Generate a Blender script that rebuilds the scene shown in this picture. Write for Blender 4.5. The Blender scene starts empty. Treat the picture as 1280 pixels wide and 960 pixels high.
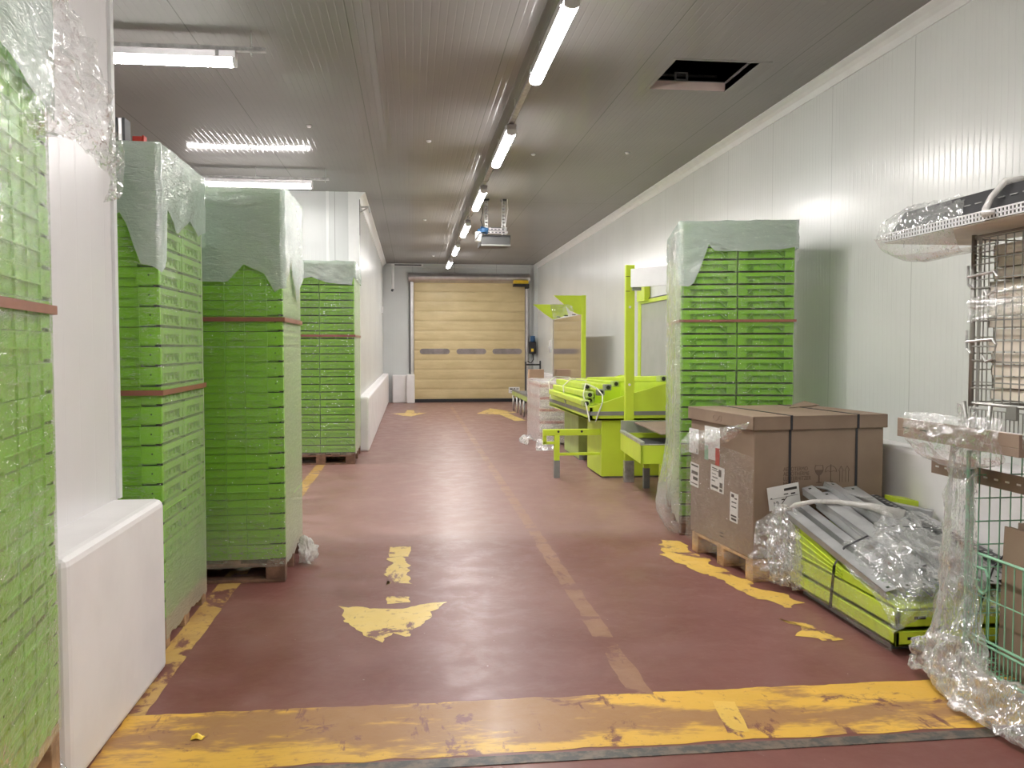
import bpy, bmesh, math, random
from mathutils import Vector, Matrix, noise, Euler
S = bpy.context.scene
C = S.collection
PI = math.pi
random.seed(7)

# ------------------------------------------------------------------ camera
F = 1080.0
psi, de = math.atan(126 / F), math.atan(47 / F)
s_, c_ = math.sin, math.cos
r = Vector((c_(psi), -s_(psi), 0)); f = Vector((s_(psi) * c_(de), c_(psi) * c_(de), -s_(de)))
u = Vector((s_(psi) * s_(de), c_(psi) * s_(de), c_(de)))
cam = bpy.data.objects.new('camera', bpy.data.cameras.new('camera')); C.objects.link(cam)
cam.data.sensor_width = 36; cam.data.lens = 36 * F / 1280; cam.data.clip_start = .05
M3 = Matrix((r, u, -f)).transposed().to_4x4(); M3.translation = Vector((0, 0, 1.5))
cam.matrix_world = M3
S.camera = cam
# ------------------------------------------------------------------ light, exposure
LAMP = 192
WORLD = .05
EXPOSURE = 0.0
S.view_settings.view_transform = 'Standard'; S.view_settings.look = 'None'
S.view_settings.gamma = 1; S.view_settings.use_curve_mapping = False
S.view_settings.exposure = EXPOSURE
S.cycles.transparent_max_bounces = 24; S.cycles.max_bounces = 10; S.cycles.diffuse_bounces = 6
S.cycles.sample_clamp_indirect = 8
w = bpy.data.worlds.new('world'); S.world = w; w.use_nodes = True
w.node_tree.nodes['Background'].inputs[0].default_value = (.8, .85, .9, 1)
w.node_tree.nodes['Background'].inputs[1].default_value = WORLD

# ------------------------------------------------------------------ node helper
class N:
    def __init__(s, name):
        s.m = bpy.data.materials.new(name); s.m.use_nodes = True
        s.t = s.m.node_tree; s.t.nodes.clear()
        s.out = s.t.nodes.new('ShaderNodeOutputMaterial')
        s.geo = None
    def n(s, ty, ins=None, **kw):
        nd = s.t.nodes.new(ty)
        for k, v in kw.items(): setattr(nd, k, v)
        for k, v in (ins or {}).items():
            if v is None: continue
            if isinstance(v, bpy.types.NodeSocket): s.t.links.new(v, nd.inputs[k])
            else:
                if isinstance(v, tuple) and len(v) == 3 and nd.inputs[k].type == 'RGBA': v = v + (1,)
                nd.inputs[k].default_value = v
        return nd
    def pos(s):
        if not s.geo: s.geo = s.n('ShaderNodeNewGeometry')
        return s.geo.outputs['Position']
    def obj(s): return s.n('ShaderNodeTexCoord').outputs['Object']
    def math(s, op, a, b=None, c=None, clamp=False):
        nd = s.n('ShaderNodeMath', {0: a, 1: b, 2: c}, operation=op); nd.use_clamp = clamp; return nd.outputs[0]
    def map(s, v, sc=(1, 1, 1), rot=(0, 0, 0)): return s.n('ShaderNodeMapping', {0: v, 'Scale': sc, 'Rotation': rot}).outputs[0]
    def noise(s, v, scale, detail=4, rough=.55, dist=0):
        return s.n('ShaderNodeTexNoise', {'Vector': v, 'Scale': scale, 'Detail': detail, 'Roughness': rough, 'Distortion': dist}).outputs['Fac']
    def step(s, v, a, b, lo=0., hi=1.):
        nd = s.n('ShaderNodeMapRange', {0: v, 1: a, 2: b, 3: lo, 4: hi}, interpolation_type='SMOOTHSTEP'); return nd.outputs[0]
    def mix(s, fac, a, b):
        nd = s.n('ShaderNodeMix', data_type='RGBA')
        for i, v in ((0, fac), (6, a), (7, b)):
            if isinstance(v, bpy.types.NodeSocket): s.t.links.new(v, nd.inputs[i])
            else: nd.inputs[i].default_value = (v + (1,)) if isinstance(v, tuple) and len(v) == 3 else v
        return nd.outputs[2]
    def bump(s, h, st=.3, dist=.01, normal=None):
        return s.n('ShaderNodeBump', {'Height': h, 'Strength': st, 'Distance': dist, 'Normal': normal}).outputs[0]
    def bsdf(s, col, rough=.5, metal=0., normal=None, spec=.5, coat=0., **kw):
        d = {'Base Color': col, 'Roughness': rough, 'Metallic': metal, 'Normal': normal, 'Specular IOR Level': spec, 'Coat Weight': coat}
        d.update(kw)
        return s.n('ShaderNodeBsdfPrincipled', d).outputs[0]
    def done(s, sh): s.t.links.new(sh, s.out.inputs[0]); return s.m

def simple(name, col, rough=.5, metal=0., var=.12, nscale=6, spec=.5, bump=0., coat=0., bscale=60):
    k = N(name); o = k.obj()
    nz = k.noise(o, nscale, 5)
    c2 = tuple(min(1, x * (1 + var)) for x in col); c1 = tuple(x * (1 - var) for x in col)
    cc = k.mix(k.step(nz, .3, .7), c1, c2)
    nm = k.bump(k.noise(o, bscale, 3), bump, .004) if bump else None
    return k.done(k.bsdf(cc, rough, metal, nm, spec, coat))

def panel_mat(name, col, axis, off, pitch, rib, rough, ribst, cross=None, coat=0., spec=.5, jst=.7):
    """painted sheet panel: fine grooves and a dark joint every `pitch` along world `axis`"""
    k = N(name); sep = k.n('ShaderNodeSeparateXYZ', {0: k.pos()}); a = sep.outputs[axis]
    def lines(src, off, p, wd):
        m = k.math('MODULO', k.math('ADD', k.math('SUBTRACT', src, off), p * 100), p)
        d = k.math('MINIMUM', m, k.math('SUBTRACT', p, m))
        return k.step(d, 0., wd, 1., 0.)
    j = lines(a, off, pitch, .006)
    g = lines(a, off, rib, .008)
    if cross:
        j = k.math('MAXIMUM', j, lines(sep.outputs[cross[0]], cross[1], cross[2], .007))
    waves = k.noise(k.map(k.pos(), (.8, .8, .8)), 1.6, 2)
    h = k.math('ADD', k.math('MULTIPLY', g, -.0032), k.math('MULTIPLY', waves, .012))
    nm = k.bump(h, ribst, 1.0)
    dirt = k.noise(k.pos(), 1.1, 5)
    cc = k.mix(k.step(dirt, .35, .7), col, tuple(x * .95 for x in col))
    cc = k.mix(k.math('MULTIPLY', j, jst), cc, (.08, .08, .075))
    return k.done(k.bsdf(cc, rough, 0., nm, spec, coat, **{'Coat Roughness': .06, 'Coat Normal': nm}))

MAT = {}
MAT['wallR'] = panel_mat('panel_wall_side', (.70, .72, .69), 1, 5.58, 1.16, .058, .22, .30, jst=.35)
MAT['wallF'] = panel_mat('panel_wall_end', (.60, .62, .61), 0, .05, 1.12, .056, .3, .25)
MAT['pillar'] = panel_mat('panel_pillar', (.72, .70, .70), 1, 4.2, 2.3, .16, .3, .25)
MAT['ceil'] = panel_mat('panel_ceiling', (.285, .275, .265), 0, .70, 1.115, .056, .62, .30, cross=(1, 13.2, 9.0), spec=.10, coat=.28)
MAT['curb'] = simple('painted_concrete', (.78, .76, .75), .55, var=.04, nscale=3, bump=.15, bscale=14)
MAT['trim'] = simple('white_trim', (.74, .75, .74), .35, var=.03)
MAT['wood'] = simple('pallet_wood', (.36, .22, .12), .75, var=.35, nscale=9, bump=.3)
MAT['woodlight'] = simple('light_pallet_wood', (.50, .30, .15), .7, var=.3, nscale=9, bump=.3)
MAT['wooddark'] = simple('dark_pallet_wood', (.20, .11, .07), .8, var=.35, nscale=9, bump=.3)
MAT['green'] = simple('green_plastic', (.20, .49, .018), .42, var=.10, nscale=3)
MAT['holeshade'] = simple('dark_hole_and_shade', (.02, .035, .015), .8)  # dark openings, and the shade painted between stacked crates
MAT['lime'] = simple('lime_paint', (.54, .68, .045), .42, var=.06, nscale=2.5)
MAT['limedull'] = simple('pale_lime_paint', (.42, .52, .16), .5, var=.08)
MAT['grey'] = simple('grey_plastic', (.22, .22, .21), .5)
MAT['black'] = simple('black_plastic', (.015, .015, .017), .5)
MAT['darkgrey'] = simple('dark_grey_metal', (.05, .052, .055), .45)
MAT['steel'] = simple('galvanised_steel', (.55, .55, .54), .38, .75, var=.2, nscale=20)
MAT['profile'] = simple('grey_coated_profile', (.38, .385, .38), .36, .25, var=.12)
MAT['alu'] = simple('brushed_aluminium', (.62, .60, .60), .30, .85, var=.08)
MAT['white'] = simple('white_plastic', (.75, .75, .74), .4, var=.03)
MAT['tan'] = None
MAT['yellow'] = simple('yellow_plastic', (.72, .50, .03), .45)
MAT['blue'] = simple('blue_plastic', (.03, .10, .22), .45)
MAT['red'] = simple('red_paint', (.50, .035, .02), .5)
MAT['paper'] = simple('label_paper', (.78, .77, .74), .6, var=.03)
MAT['ink'] = simple('printed_ink', (.04, .035, .03), .7)
MAT['inkbrown'] = simple('faded_brown_ink', (.14, .09, .06), .7)
MAT['wiregrey'] = simple('zinc_wire', (.34, .335, .31), .4, .6)
MAT['wiregreen'] = simple('green_coated_wire', (.25, .50, .33), .4, var=.08)
MAT['beige'] = simple('beige_shelf_paint', (.74, .67, .57), .5, var=.08)
MAT['brownboard'] = simple('brown_board', (.26, .19, .14), .6, var=.1)
MAT['belt'] = simple('dark_belt_rubber', (.035, .035, .04), .6)
MAT['void'] = simple('dark_void_lining', (.012, .013, .03), .8)
MAT['plaster'] = simple('pale_pink_edge', (.75, .60, .55), .6, var=.05)
MAT['strapbrown'] = simple('red_brown_strap', (.26, .10, .065), .4)
MAT['strapblack'] = simple('black_strap', (.02, .02, .025), .4)
MAT['strapclear'] = simple('pale_strap', (.62, .62, .55), .35)

def emis(name, col, st):
    k = N(name); return k.done(k.n('ShaderNodeEmission', {0: col, 1: st}).outputs[0])
k = N('lit_tube')   # LED strip behind a diffuser: brightest straight down, weaker out of the sides
nz = k.n('ShaderNodeSeparateXYZ', {0: k.n('ShaderNodeNewGeometry').outputs['Normal']}).outputs[2]
dn = k.math('POWER', k.math('MAXIMUM', k.math('MULTIPLY', nz, -1.), 0.), 1.5)
MAT['lamp'] = k.done(k.n('ShaderNodeEmission', {0: (1., .965, .945), 1: k.math('MULTIPLY', k.math('MULTIPLY_ADD', dn, .9, .10), LAMP)}).outputs[0])

# cardboard: faint vertical fluting and scuffs
k = N('cardboard'); o = k.obj()
fl = k.n('ShaderNodeTexWave', {0: k.map(o, (1, 1, .02)), 'Scale': 60., 'Distortion': .5}).outputs['Fac']
nz = k.noise(o, 3, 6)
cc = k.mix(k.step(nz, .3, .75), (.235, .165, .115), (.29, .21, .15))
MAT['card'] = k.done(k.bsdf(cc, .62, 0, k.bump(k.math('ADD', k.math('MULTIPLY', fl, .15), nz), .12, .01)))
k = N('cardboard_light'); o = k.obj(); nz = k.noise(o, 4, 5)
MAT['cardlight'] = k.done(k.bsdf(k.mix(nz, (.42, .28, .18), (.52, .36, .24)), .65))

# door curtain fabric
k = N('door_fabric'); o = k.pos(); nz = k.noise(k.map(o, (1, 1, 2)), 1.5, 5)
cc = k.mix(k.step(nz, .3, .75), (.56, .45, .235), (.66, .54, .30))
MAT['tan'] = k.done(k.bsdf(cc, .45, 0, k.bump(k.noise(k.map(o, (.6, 1, 3)), 2.2, 3), .35, .04)))

# red floor coating, worn
def floor_nodes(k):
    p = k.pos()
    n1 = k.noise(p, .55, 6, .6); n2 = k.noise(p, 4.5, 6, .7, .3); n3 = k.noise(k.map(p, (1, .35, 1), (0, 0, .5)), 9, 5, .7)
    cc = k.mix(k.step(n1, .35, .65), (.165, .058, .047), (.22, .098, .083))
    cc = k.mix(k.math('MULTIPLY', k.step(n2, .52, .78), .35), cc, (.30, .20, .18))
    sp = k.noise(p, 38, 2, .4)
    cc = k.mix(k.math('MULTIPLY', k.step(sp, .76, .80), .45), cc, (.50, .45, .42))
    cc = k.mix(k.math('MULTIPLY', k.step(n3, .68, .9), .08), cc, (.10, .045, .04))
    # dusty, paler stretch beyond the middle of the hall
    y = k.n('ShaderNodeSeparateXYZ', {0: p}).outputs[1]
    yd = k.math('ADD', y, k.math('MULTIPLY', n2, .25))
    du = k.step(yd, 6.55, 7.0)
    cc = k.mix(k.math('MULTIPLY', du, k.step(n2, .2, .7, .35, .62)), cc, (.32, .205, .18))
    # crack lines
    v = k.n('ShaderNodeTexVoronoi', {0: k.map(k.n('ShaderNodeVectorMath', {0: p, 1: (0, 0, 0)}).outputs[0], (1, .6, 1)), 'Scale': 1.1}, feature='DISTANCE_TO_EDGE').outputs[0]
    rough = k.step(n2, .25, .75, .30, .50)
    h = k.math('ADD', k.math('MULTIPLY', k.noise(p, 2.2, 4), .012), k.math('MULTIPLY', k.noise(p, 26, 4, .6), .0022))
    return cc, rough, k.bump(h, .30, 1.0), p
k = N('red_floor_coating'); cc, ro, nm, p = floor_nodes(k)
MAT['floor'] = k.done(k.bsdf(cc, ro, 0, nm, .36))

def paint(name, col, cover, seed, brown=0., op=1.):
    k = N(name); cc, ro, nm, p = floor_nodes(k)
    q = k.n('ShaderNodeVectorMath', {0: p, 1: (seed, seed * 1.7, 0)}, operation='ADD').outputs[0]
    a = k.noise(q, 3.2, 8, .68, .4)
    sc = k.noise(k.map(q, (1.2, .35, 1), (0, 0, .6)), 7, 6, .65, .2)
    wear = k.math('MULTIPLY', k.step(a, cover - .03, cover + .035), k.step(sc, .33, .40))
    c2 = k.mix(k.step(k.noise(q, 1.3, 4), .3, .7), col, tuple(x * .82 for x in col))
    if brown:
        b = k.noise(k.map(q, (.45, 1.4, 1)), 1.6, 6, .7)
        c2 = k.mix(k.math('MULTIPLY', k.step(b, .47, .56), brown), c2, (.30, .155, .075))
    c2 = k.mix(k.math('MULTIPLY', k.step(k.noise(q, 16, 6, .75), .56, .66), .5), c2, (.27, .13, .07))
    cc = k.mix(k.math('MULTIPLY', wear, op), cc, c2)
    return k.done(k.bsdf(cc, ro, 0, nm, .34))
MAT['pband'] = paint('yellow_band_paint', (.72, .43, .07), .405, 3.1, .92)
MAT['pline'] = paint('yellow_line_paint', (.56, .36, .11), .44, 9.3, .3)
MAT['parrow'] = paint('yellow_arrow_paint', (.72, .52, .16), .42, 5.7)
MAT['ppatch'] = paint('yellow_patch_paint', (.72, .47, .10), .44, 1.7)
MAT['pfaint'] = paint('faint_line_paint', (.46, .28, .15), .455, 7.7, .3, .42)
k = N('joint_strip'); p = k.pos(); nz = k.noise(p, 14, 6, .7)
MAT['strip'] = k.done(k.bsdf(k.mix(k.step(nz, .4, .62), (.055, .055, .05), (.16, .12, .09)), .5))

# stretch film: clear, crinkled, catching the lamps
def film(name, alpha=.10, edge=.5, streak=.35, scale=(3, 3, 26), rot=(0, 0, 0), tint=(.80, .83, .80), bump=.6, rough=.16, sc=6., low=0., gloss=.55, lowz=(.75, .15), crg=.35, epow=2.4):
    k = N(name); p = k.pos()
    q = k.map(p, scale, rot)
    n1 = k.noise(q, sc * .5, 4, .65, 1.2); n2 = k.noise(k.map(p, (1, 1, 1)), 10, 5, .65, .6)
    n3 = k.noise(k.map(q, (2.2, 2.2, 2.2)), sc * .5, 3, .6)
    h = k.math('ADD', k.math('MULTIPLY', n1, .006), k.math('MULTIPLY', n2, .0035))
    nm = k.bump(h, bump, 1.6)
    lw = k.n('ShaderNodeLayerWeight', {0: .5}).outputs['Facing']
    ed = k.math('MULTIPLY', k.math('POWER', lw, epow), edge)
    def crease(src, wd): return k.step(k.math('ABSOLUTE', k.math('SUBTRACT', src, .5)), 0., wd, 1., 0.)
    n4 = k.noise(q, sc * .35, 3, .6, .8)
    patch = k.step(k.noise(p, 2.3, 3), .38, .6, .25, 1.)
    cr = k.math('MULTIPLY', k.math('MAXIMUM', crease(n3, .022), crease(n4, .014)), patch)
    st = k.math('MAXIMUM', k.math('MULTIPLY', k.step(n3, .58, .74), streak * .5), k.math('MULTIPLY', cr, streak))
    a = k.math('ADD', k.math('ADD', ed, st), alpha)
    if low:
        z = k.n('ShaderNodeSeparateXYZ', {0: p}).outputs[2]
        a = k.math('ADD', a, k.math('MULTIPLY', k.step(z, lowz[0], lowz[1]), low))
    a = k.math('MINIMUM', a, .95)
    df = k.n('ShaderNodeBsdfDiffuse', {0: tint, 'Normal': nm}).outputs[0]
    tr = k.n('ShaderNodeBsdfTranslucent', {0: tint, 'Normal': nm}).outputs[0]
    dt = k.n('ShaderNodeMixShader', {0: .35, 1: df, 2: tr}).outputs[0]
    tp = k.n('ShaderNodeBsdfTransparent').outputs[0]
    body = k.n('ShaderNodeMixShader', {0: a, 1: tp, 2: dt}).outputs[0]
    gl = k.n('ShaderNodeBsdfAnisotropic', {'Color': (1, 1, 1, 1), 'Roughness': rough, 'Normal': nm}).outputs[0]
    lwn = k.n('ShaderNodeLayerWeight', {0: .5, 1: nm}).outputs['Facing']
    gf = k.math('ADD', k.math('MULTIPLY', k.math('POWER', lwn, 3.), .35), gloss)
    gf = k.math('MINIMUM', k.math('ADD', gf, k.math('MULTIPLY', cr, crg)), .85)
    return k.done(k.n('ShaderNodeMixShader', {0: gf, 1: body, 2: gl}).outputs[0])
MAT['film'] = film('stretch_film', .015, .95, .34, (3, 3, 16), low=.20, epow=4., tint=(.76, .77, .64), gloss=.035, rough=.06, bump=.9)
MAT['filmleft'] = film('stretch_film_heavy', .03, .16, .45, (3, 3, 11), (.6, .0, 0), low=.12, bump=1., tint=(.80, .88, .48), gloss=.07, rough=.06, crg=.75)
MAT['filmdiag'] = film('twisted_film', .05, .10, .85, (5, 2.2, 10), (.8, .0, 0), bump=.9, low=.1, gloss=.07, rough=.06, crg=.45)
MAT['filmbox'] = film('loose_box_film', .01, .10, .35, (4, 4, 12), (.8, 0, 0), bump=.9, gloss=.035, rough=.05)
MAT['filmbag'] = film('crumpled_film', .15, .26, .45, (4, 4, 4), bump=.6, sc=6, gloss=.12, rough=.06, crg=.5)
MAT['filmthick'] = film('bunched_film', .30, .30, .45, (8, 8, 2.5), bump=.35, sc=5, gloss=.13, rough=.07, tint=(.82, .82, .80), crg=.5)
MAT['filmrope'] = film('film_rope', .8, .2, .2, (8, 8, 3), bump=1., sc=6, gloss=.12, tint=(.8, .78, .74))
MAT['cover'] = film('cloudy_cover_sheet', .68, .12, .30, (3, 3, 10), bump=.8, rough=.08, tint=(.60, .70, .65), gloss=.15)
MAT['filmpink'] = film('pink_white_film', .34, .2, .75, (4, 4, 9), (0, .6, 0), bump=1., tint=(.92, .86, .84), gloss=.08, rough=.1, crg=.2)

# ------------------------------------------------------------------ mesh helpers
class MB:
    def __init__(s): s.bm = bmesh.new(); s.mi = 0
    def _add(s, vs, fs):
        V = [s.bm.verts.new(v) for v in vs]
        for q in fs:
            try: fc = s.bm.faces.new([V[i] for i in q]); fc.material_index = s.mi
            except ValueError: pass
        return s
    def box(s, x0, x1, y0, y1, z0, z1, mat=None):
        vs = [Vector(v) for v in ((x0, y0, z0), (x1, y0, z0), (x1, y1, z0), (x0, y1, z0), (x0, y0, z1), (x1, y0, z1), (x1, y1, z1), (x0, y1, z1))]
        if mat: vs = [mat @ v for v in vs]
        return s._add(vs, ((0, 3, 2, 1), (4, 5, 6, 7), (0, 1, 5, 4), (1, 2, 6, 5), (2, 3, 7, 6), (3, 0, 4, 7)))
    def bar(s, a, b, wd, ht, up=(0, 0, 1)):
        a, b = Vector(a), Vector(b); d = (b - a); L = d.length; d.normalize()
        x = d.cross(Vector(up))
        if x.length < 1e-4: x = Vector((1, 0, 0))
        x.normalize(); z = x.cross(d)
        m = Matrix((x, d, z)).transposed().to_4x4(); m.translation = a
        return s.box(-wd / 2, wd / 2, 0, L, -ht / 2, ht / 2, m)
    def tube(s, pts, rad, seg=8, cap=True):
        pts = [Vector(p) for p in pts]; rings = []
        ref = Vector((0, 0, 1))
        for i, p in enumerate(pts):
            d = (pts[min(i + 1, len(pts) - 1)] - pts[max(i - 1, 0)]).normalized()
            x = d.cross(ref)
            if x.length < .05: x = d.cross(Vector((1, 0, 0)))
            x.normalize(); y = d.cross(x)
            rr = rad[i] if isinstance(rad, (list, tuple)) else rad
            rings.append([s.bm.verts.new(p + (x * math.cos(2 * PI * k / seg) + y * math.sin(2 * PI * k / seg)) * rr) for k in range(seg)])
        for a, b in zip(rings, rings[1:]):
            for k in range(seg):
                fc = s.bm.faces.new((a[k], a[(k + 1) % seg], b[(k + 1) % seg], b[k])); fc.material_index = s.mi; fc.smooth = seg > 6
        if cap:
            for q in (rings[0][::-1], rings[-1]):
                fc = s.bm.faces.new(q); fc.material_index = s.mi
        return s
    def prism(s, poly, off):
        """closed polygon (3D points) extruded by vector"""
        off = Vector(off); n = len(poly); P = [Vector(p) for p in poly]
        return s._add(P + [p + off for p in P], [tuple(range(n))[::-1], tuple(range(n, 2 * n))] + [(i, (i + 1) % n, n + (i + 1) % n, n + i) for i in range(n)])
    def build(s, name, mat, parent=None, bevel=0, loc=None, rotz=0, smooth=False, local=False):
        bmesh.ops.recalc_face_normals(s.bm, faces=s.bm.faces)
        me = bpy.data.meshes.new(name); s.bm.to_mesh(me); s.bm.free()
        o = bpy.data.objects.new(name, me); C.objects.link(o)
        for m in (mat if isinstance(mat, (list, tuple)) else [mat]): me.materials.append(MAT[m] if isinstance(m, str) else m)
        if parent:
            o.parent = parent
            if not local and parent.type == 'EMPTY' and parent.get('_w'):
                # geometry given in world space: bring it into the thing's space
                me.transform(parent.matrix_basis.inverted())
            elif not local and parent.type == 'MESH' and parent.get('_w'):
                me.transform(Matrix(parent['_m'] and [parent['_m'][i * 4:i * 4 + 4] for i in range(4)]).inverted())
        if loc: o.location = loc; o.rotation_euler.z = rotz
        if bevel:
            b = o.modifiers.new('bevel', 'BEVEL'); b.width = bevel; b.segments = 2; b.limit_method = 'ANGLE'
        if smooth:
            for p in me.polygons: p.use_smooth = True
        return o
def tag(o, label, cat, group=None):
    o['label'] = label; o['category'] = cat
    if group: o['group'] = group
    return o
def thing(name, label, cat, loc=(0, 0, 0), rotz=0, group=None, world=False):
    o = bpy.data.objects.new(name, None); C.objects.link(o); o.location = loc; o.rotation_euler.z = rotz
    o.empty_display_size = .1
    if world: o['_w'] = 1; o.matrix_basis = Matrix.Translation(Vector(loc))
    return tag(o, label, cat, group)
def struct(o): o['kind'] = 'structure'; return o
def sub(parent, name, mb, mat, bevel=0, **kw): return mb.build(name, mat, parent, bevel, **kw)
def copy_tree(o, parent=None):
    c = o.copy(); C.objects.link(c); c.parent = parent
    for ch in list(o.children): copy_tree(ch, c)
    return c
ORD = 'first second third fourth fifth sixth seventh eighth ninth tenth eleventh twelfth thirteenth fourteenth fifteenth sixteenth seventeenth eighteenth nineteenth twentieth'.split()
ORD += ['twenty-' + x for x in ORD[:9]]
def ordi(i, n):  # i = 0 at the top
    if i == 0: return 'at the top'
    if i == n - 1: return 'at the bottom'
    return ORD[i] + ' from the top'

def fbm(p, sc, seed, oct=4):
    return noise.fractal(Vector((p[0] * sc + seed, p[1] * sc + seed * 1.3, p[2] * sc - seed)), .9, 2.1, oct)
def sheet(name, rows, nu, nv, amp, sc, mat, seed=0, parent=None, ridge=0., smooth=True, aniso=(1, 1, 1), closed=False, build=True):
    """film surface: rows of control points, Catmull-Rom both ways, crumpled along its normal"""
    rows = [[Vector(p) for p in rw] for rw in rows]
    def cr(P, t, cl=False):
        n = len(P); 
        if cl:
            x = t * n; i = int(x) % n; fr = x - int(x); a, b, c, d = P[(i - 1) % n], P[i], P[(i + 1) % n], P[(i + 2) % n]
        else:
            x = t * (n - 1); i = min(int(x), n - 2); fr = x - i; a, b, c, d = P[max(i - 1, 0)], P[i], P[i + 1], P[min(i + 2, n - 1)]
        return .5 * ((2 * b) + (c - a) * fr + (2 * a - 5 * b + 4 * c - d) * fr ** 2 + (3 * b - a - 3 * c + d) * fr ** 3)
    G = []
    for j in range(nv + 1):
        ctl = [cr([rw[i] for rw in rows], j / nv) for i in range(len(rows[0]))]
        G.append([cr(ctl, i / nu, closed) for i in range(nu + (0 if closed else 1))])
    bm = bmesh.new(); V = [[bm.verts.new(p) for p in rw] for rw in G]
    m = len(V[0])
    for j in range(nv):
        for i in range(m if closed else m - 1):
            bm.faces.new((V[j][i], V[j][(i + 1) % m], V[j + 1][(i + 1) % m], V[j + 1][i])).smooth = smooth
    bm.normal_update()
    nrm = [v.normal.copy() for v in bm.verts]
    for v, n in zip(bm.verts, nrm):
        p = Vector((v.co.x * aniso[0], v.co.y * aniso[1], v.co.z * aniso[2]))
        d = fbm(p, sc, seed) + ridge * (1 - 2 * abs(fbm(p, sc * 1.7, seed + 9)))
        v.co += n * d * amp + Vector((fbm(p, sc * 1.3, seed + 4), fbm(p, sc * 1.3, seed + 5), fbm(p, sc * 1.3, seed + 6))) * amp * .4
    me = bpy.data.meshes.new(name); bm.to_mesh(me); bm.free()
    o = bpy.data.objects.new(name, me); C.objects.link(o); me.materials.append(MAT[mat])
    if parent: o.parent = parent
    return o

# ================================================================== the hall
H = 3.7
# floor and ceiling
struct(MB().box(-7, 3.6, -4, 24, -.1, 0).build('floor', 'floor'))
hx0, hx1, hy0, hy1 = 2.03, 2.70, 6.54, 7.30
m = MB()
for a in ((-7, hx0, -4, 24), (hx1, 3.6, -4, 24), (hx0, hx1, -4, hy0), (hx0, hx1, hy1, 24)): m.box(a[0], a[1], a[2], a[3], H, H + .08)
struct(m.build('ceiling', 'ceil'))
# walls
struct(MB().box(3.4, 3.5, -4, 23.3, 0, H).build('wall_right', 'wallR'))
m = MB().box(-.74, -.05, 23.3, 23.4, 0, H).box(3.1, 3.5, 23.3, 23.4, 0, H).box(-.05, 3.1, 23.3, 23.4, 3.2, H)
struct(m.build('wall_far', 'wallF'))
struct(MB().box(-.86, -.74, 12.6, 23.4, 0, H).build('wall_left', 'wallR'))
struct(MB().box(-7, -.86, 12.6, 12.7, 0, H).build('wall_bay_end', 'wallF'))
struct(MB().box(-1.47, -1.35, 2.95, 4.15, 0, H).build('wall_partition', 'pillar'))
struct(MB().box(-7, -6.9, -4, 12.6, 0, H).build('wall_bay_back', 'wallR'))
struct(MB().box(-7, 3.5, -4.1, -4, 0, H).build('wall_behind', 'wallF'))
struct(MB().box(-7, 3.5, 23.9, 24, 0, H).build('wall_beyond', 'wallF'))
# trims
def cove(x, y0, y1, sx, name):
    P = [(x, y0, H), (x, y0, H - .10), (x - sx * .012, y0, H - .10), (x - sx * .035, y0, H - .06), (x - sx * .06, y0, H - .035), (x - sx * .10, y0, H - .012), (x - sx * .10, y0, H)]
    struct(MB().prism(P, (0, y1 - y0, 0)).build(name, 'trim'))
cove(3.4, -4, 23.3, 1, 'trim_right'); cove(-.74, 12.6, 23.3, -1, 'trim_left')
struct(MB().box(-1.475, -1.335, 4.13, 4.17, .8, H).build('trim_partition', 'trim'))
struct(MB().box(-.88, -.725, 12.585, 12.615, 0, H).build('trim_corner', 'trim'))
struct(MB().box(-1.19, -1.15, 12.585, 12.6, 0, H).build('trim_bay', 'trim'))
struct(MB().box(3.17, 3.23, 23.22, 23.3, 0, H).box(3.30, 3.4, 23.15, 23.3, 0, H).build('trim_far', 'wallF'))
struct(MB().box(-.74, 3.4, 23.24, 23.3, H - .10, H).build('trim_far_top', 'wallF'))
# white curbs at the foot of the walls: chamfered upstands
def curb(name, x0, x1, y0, y1, h=.8, ch=.05):
    o = MB().box(x0, x1, y0, y1, 0, h).build(name, 'curb', bevel=ch); o.modifiers[0].segments = 3
    return struct(o)
curb('baseboard_partition', -1.60, -1.138, 2.98, 4.14, .8, .035)
curb('baseboard_left', -.9, -.60, 12.45, 23.3, .78, .03)
curb('baseboard_right', 3.22, 3.45, -4, 23.3, .83, .03)
curb('baseboard_far', -.5, -.12, 23.05, 23.35, .74, .03)
curb('baseboard_door', -.13, .09, 22.9, 23.35, .76, .03)
curb('baseboard_bay', -6.9, -1.7, 12.4, 12.62, .8, .03)

# open hatch in the ceiling
t = thing('ceiling_hatch', 'open rectangular ceiling hatch with dark void above and pale edge', 'hatch', ((hx0 + hx1) / 2, (hy0 + hy1) / 2, H), world=True)
sub(t, 'far_lining', MB().box(hx0, hx1, hy1 - .006, hy1 - .001, H - .001, H + .07), 'plaster')
m = MB().box(hx0 - .01, hx0, hy0, hy1, H, H + .055).box(hx1, hx1 + .01, hy0, hy1, H, H + .055).box(hx0, hx1, hy0 - .01, hy0, H, H + .055)
sub(t, 'side_lining', m, 'wallF')
m = MB().box(hx0 - .5, hx1 + .5, hy0 - .5, hy1 + 1.2, H + .9, H + .92)
for a in ((hx0 - .5, hx0 - .48, hy0 - .5, hy1 + 1.2), (hx1 + .48, hx1 + .5, hy0 - .5, hy1 + 1.2), (hx0 - .5, hx1 + .5, hy0 - .5, hy0 - .48), (hx0 - .5, hx1 + .5, hy1 + 1.18, hy1 + 1.2)): m.box(*a, H + .09, H + .92)
sub(t, 'void_lining', m, 'void')
m = MB()
for a in ((hx0 - .03, hx0, hy0 - .03, hy1 + .03), (hx1, hx1 + .09, hy0 - .03, hy1 + .03), (hx0, hx1, hy0 - .03, hy0), (hx0, hx1, hy1, hy1 + .012)): m.box(*a, H - .004, H + .0)
sub(t, 'frame', m, 'ceil')
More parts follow.
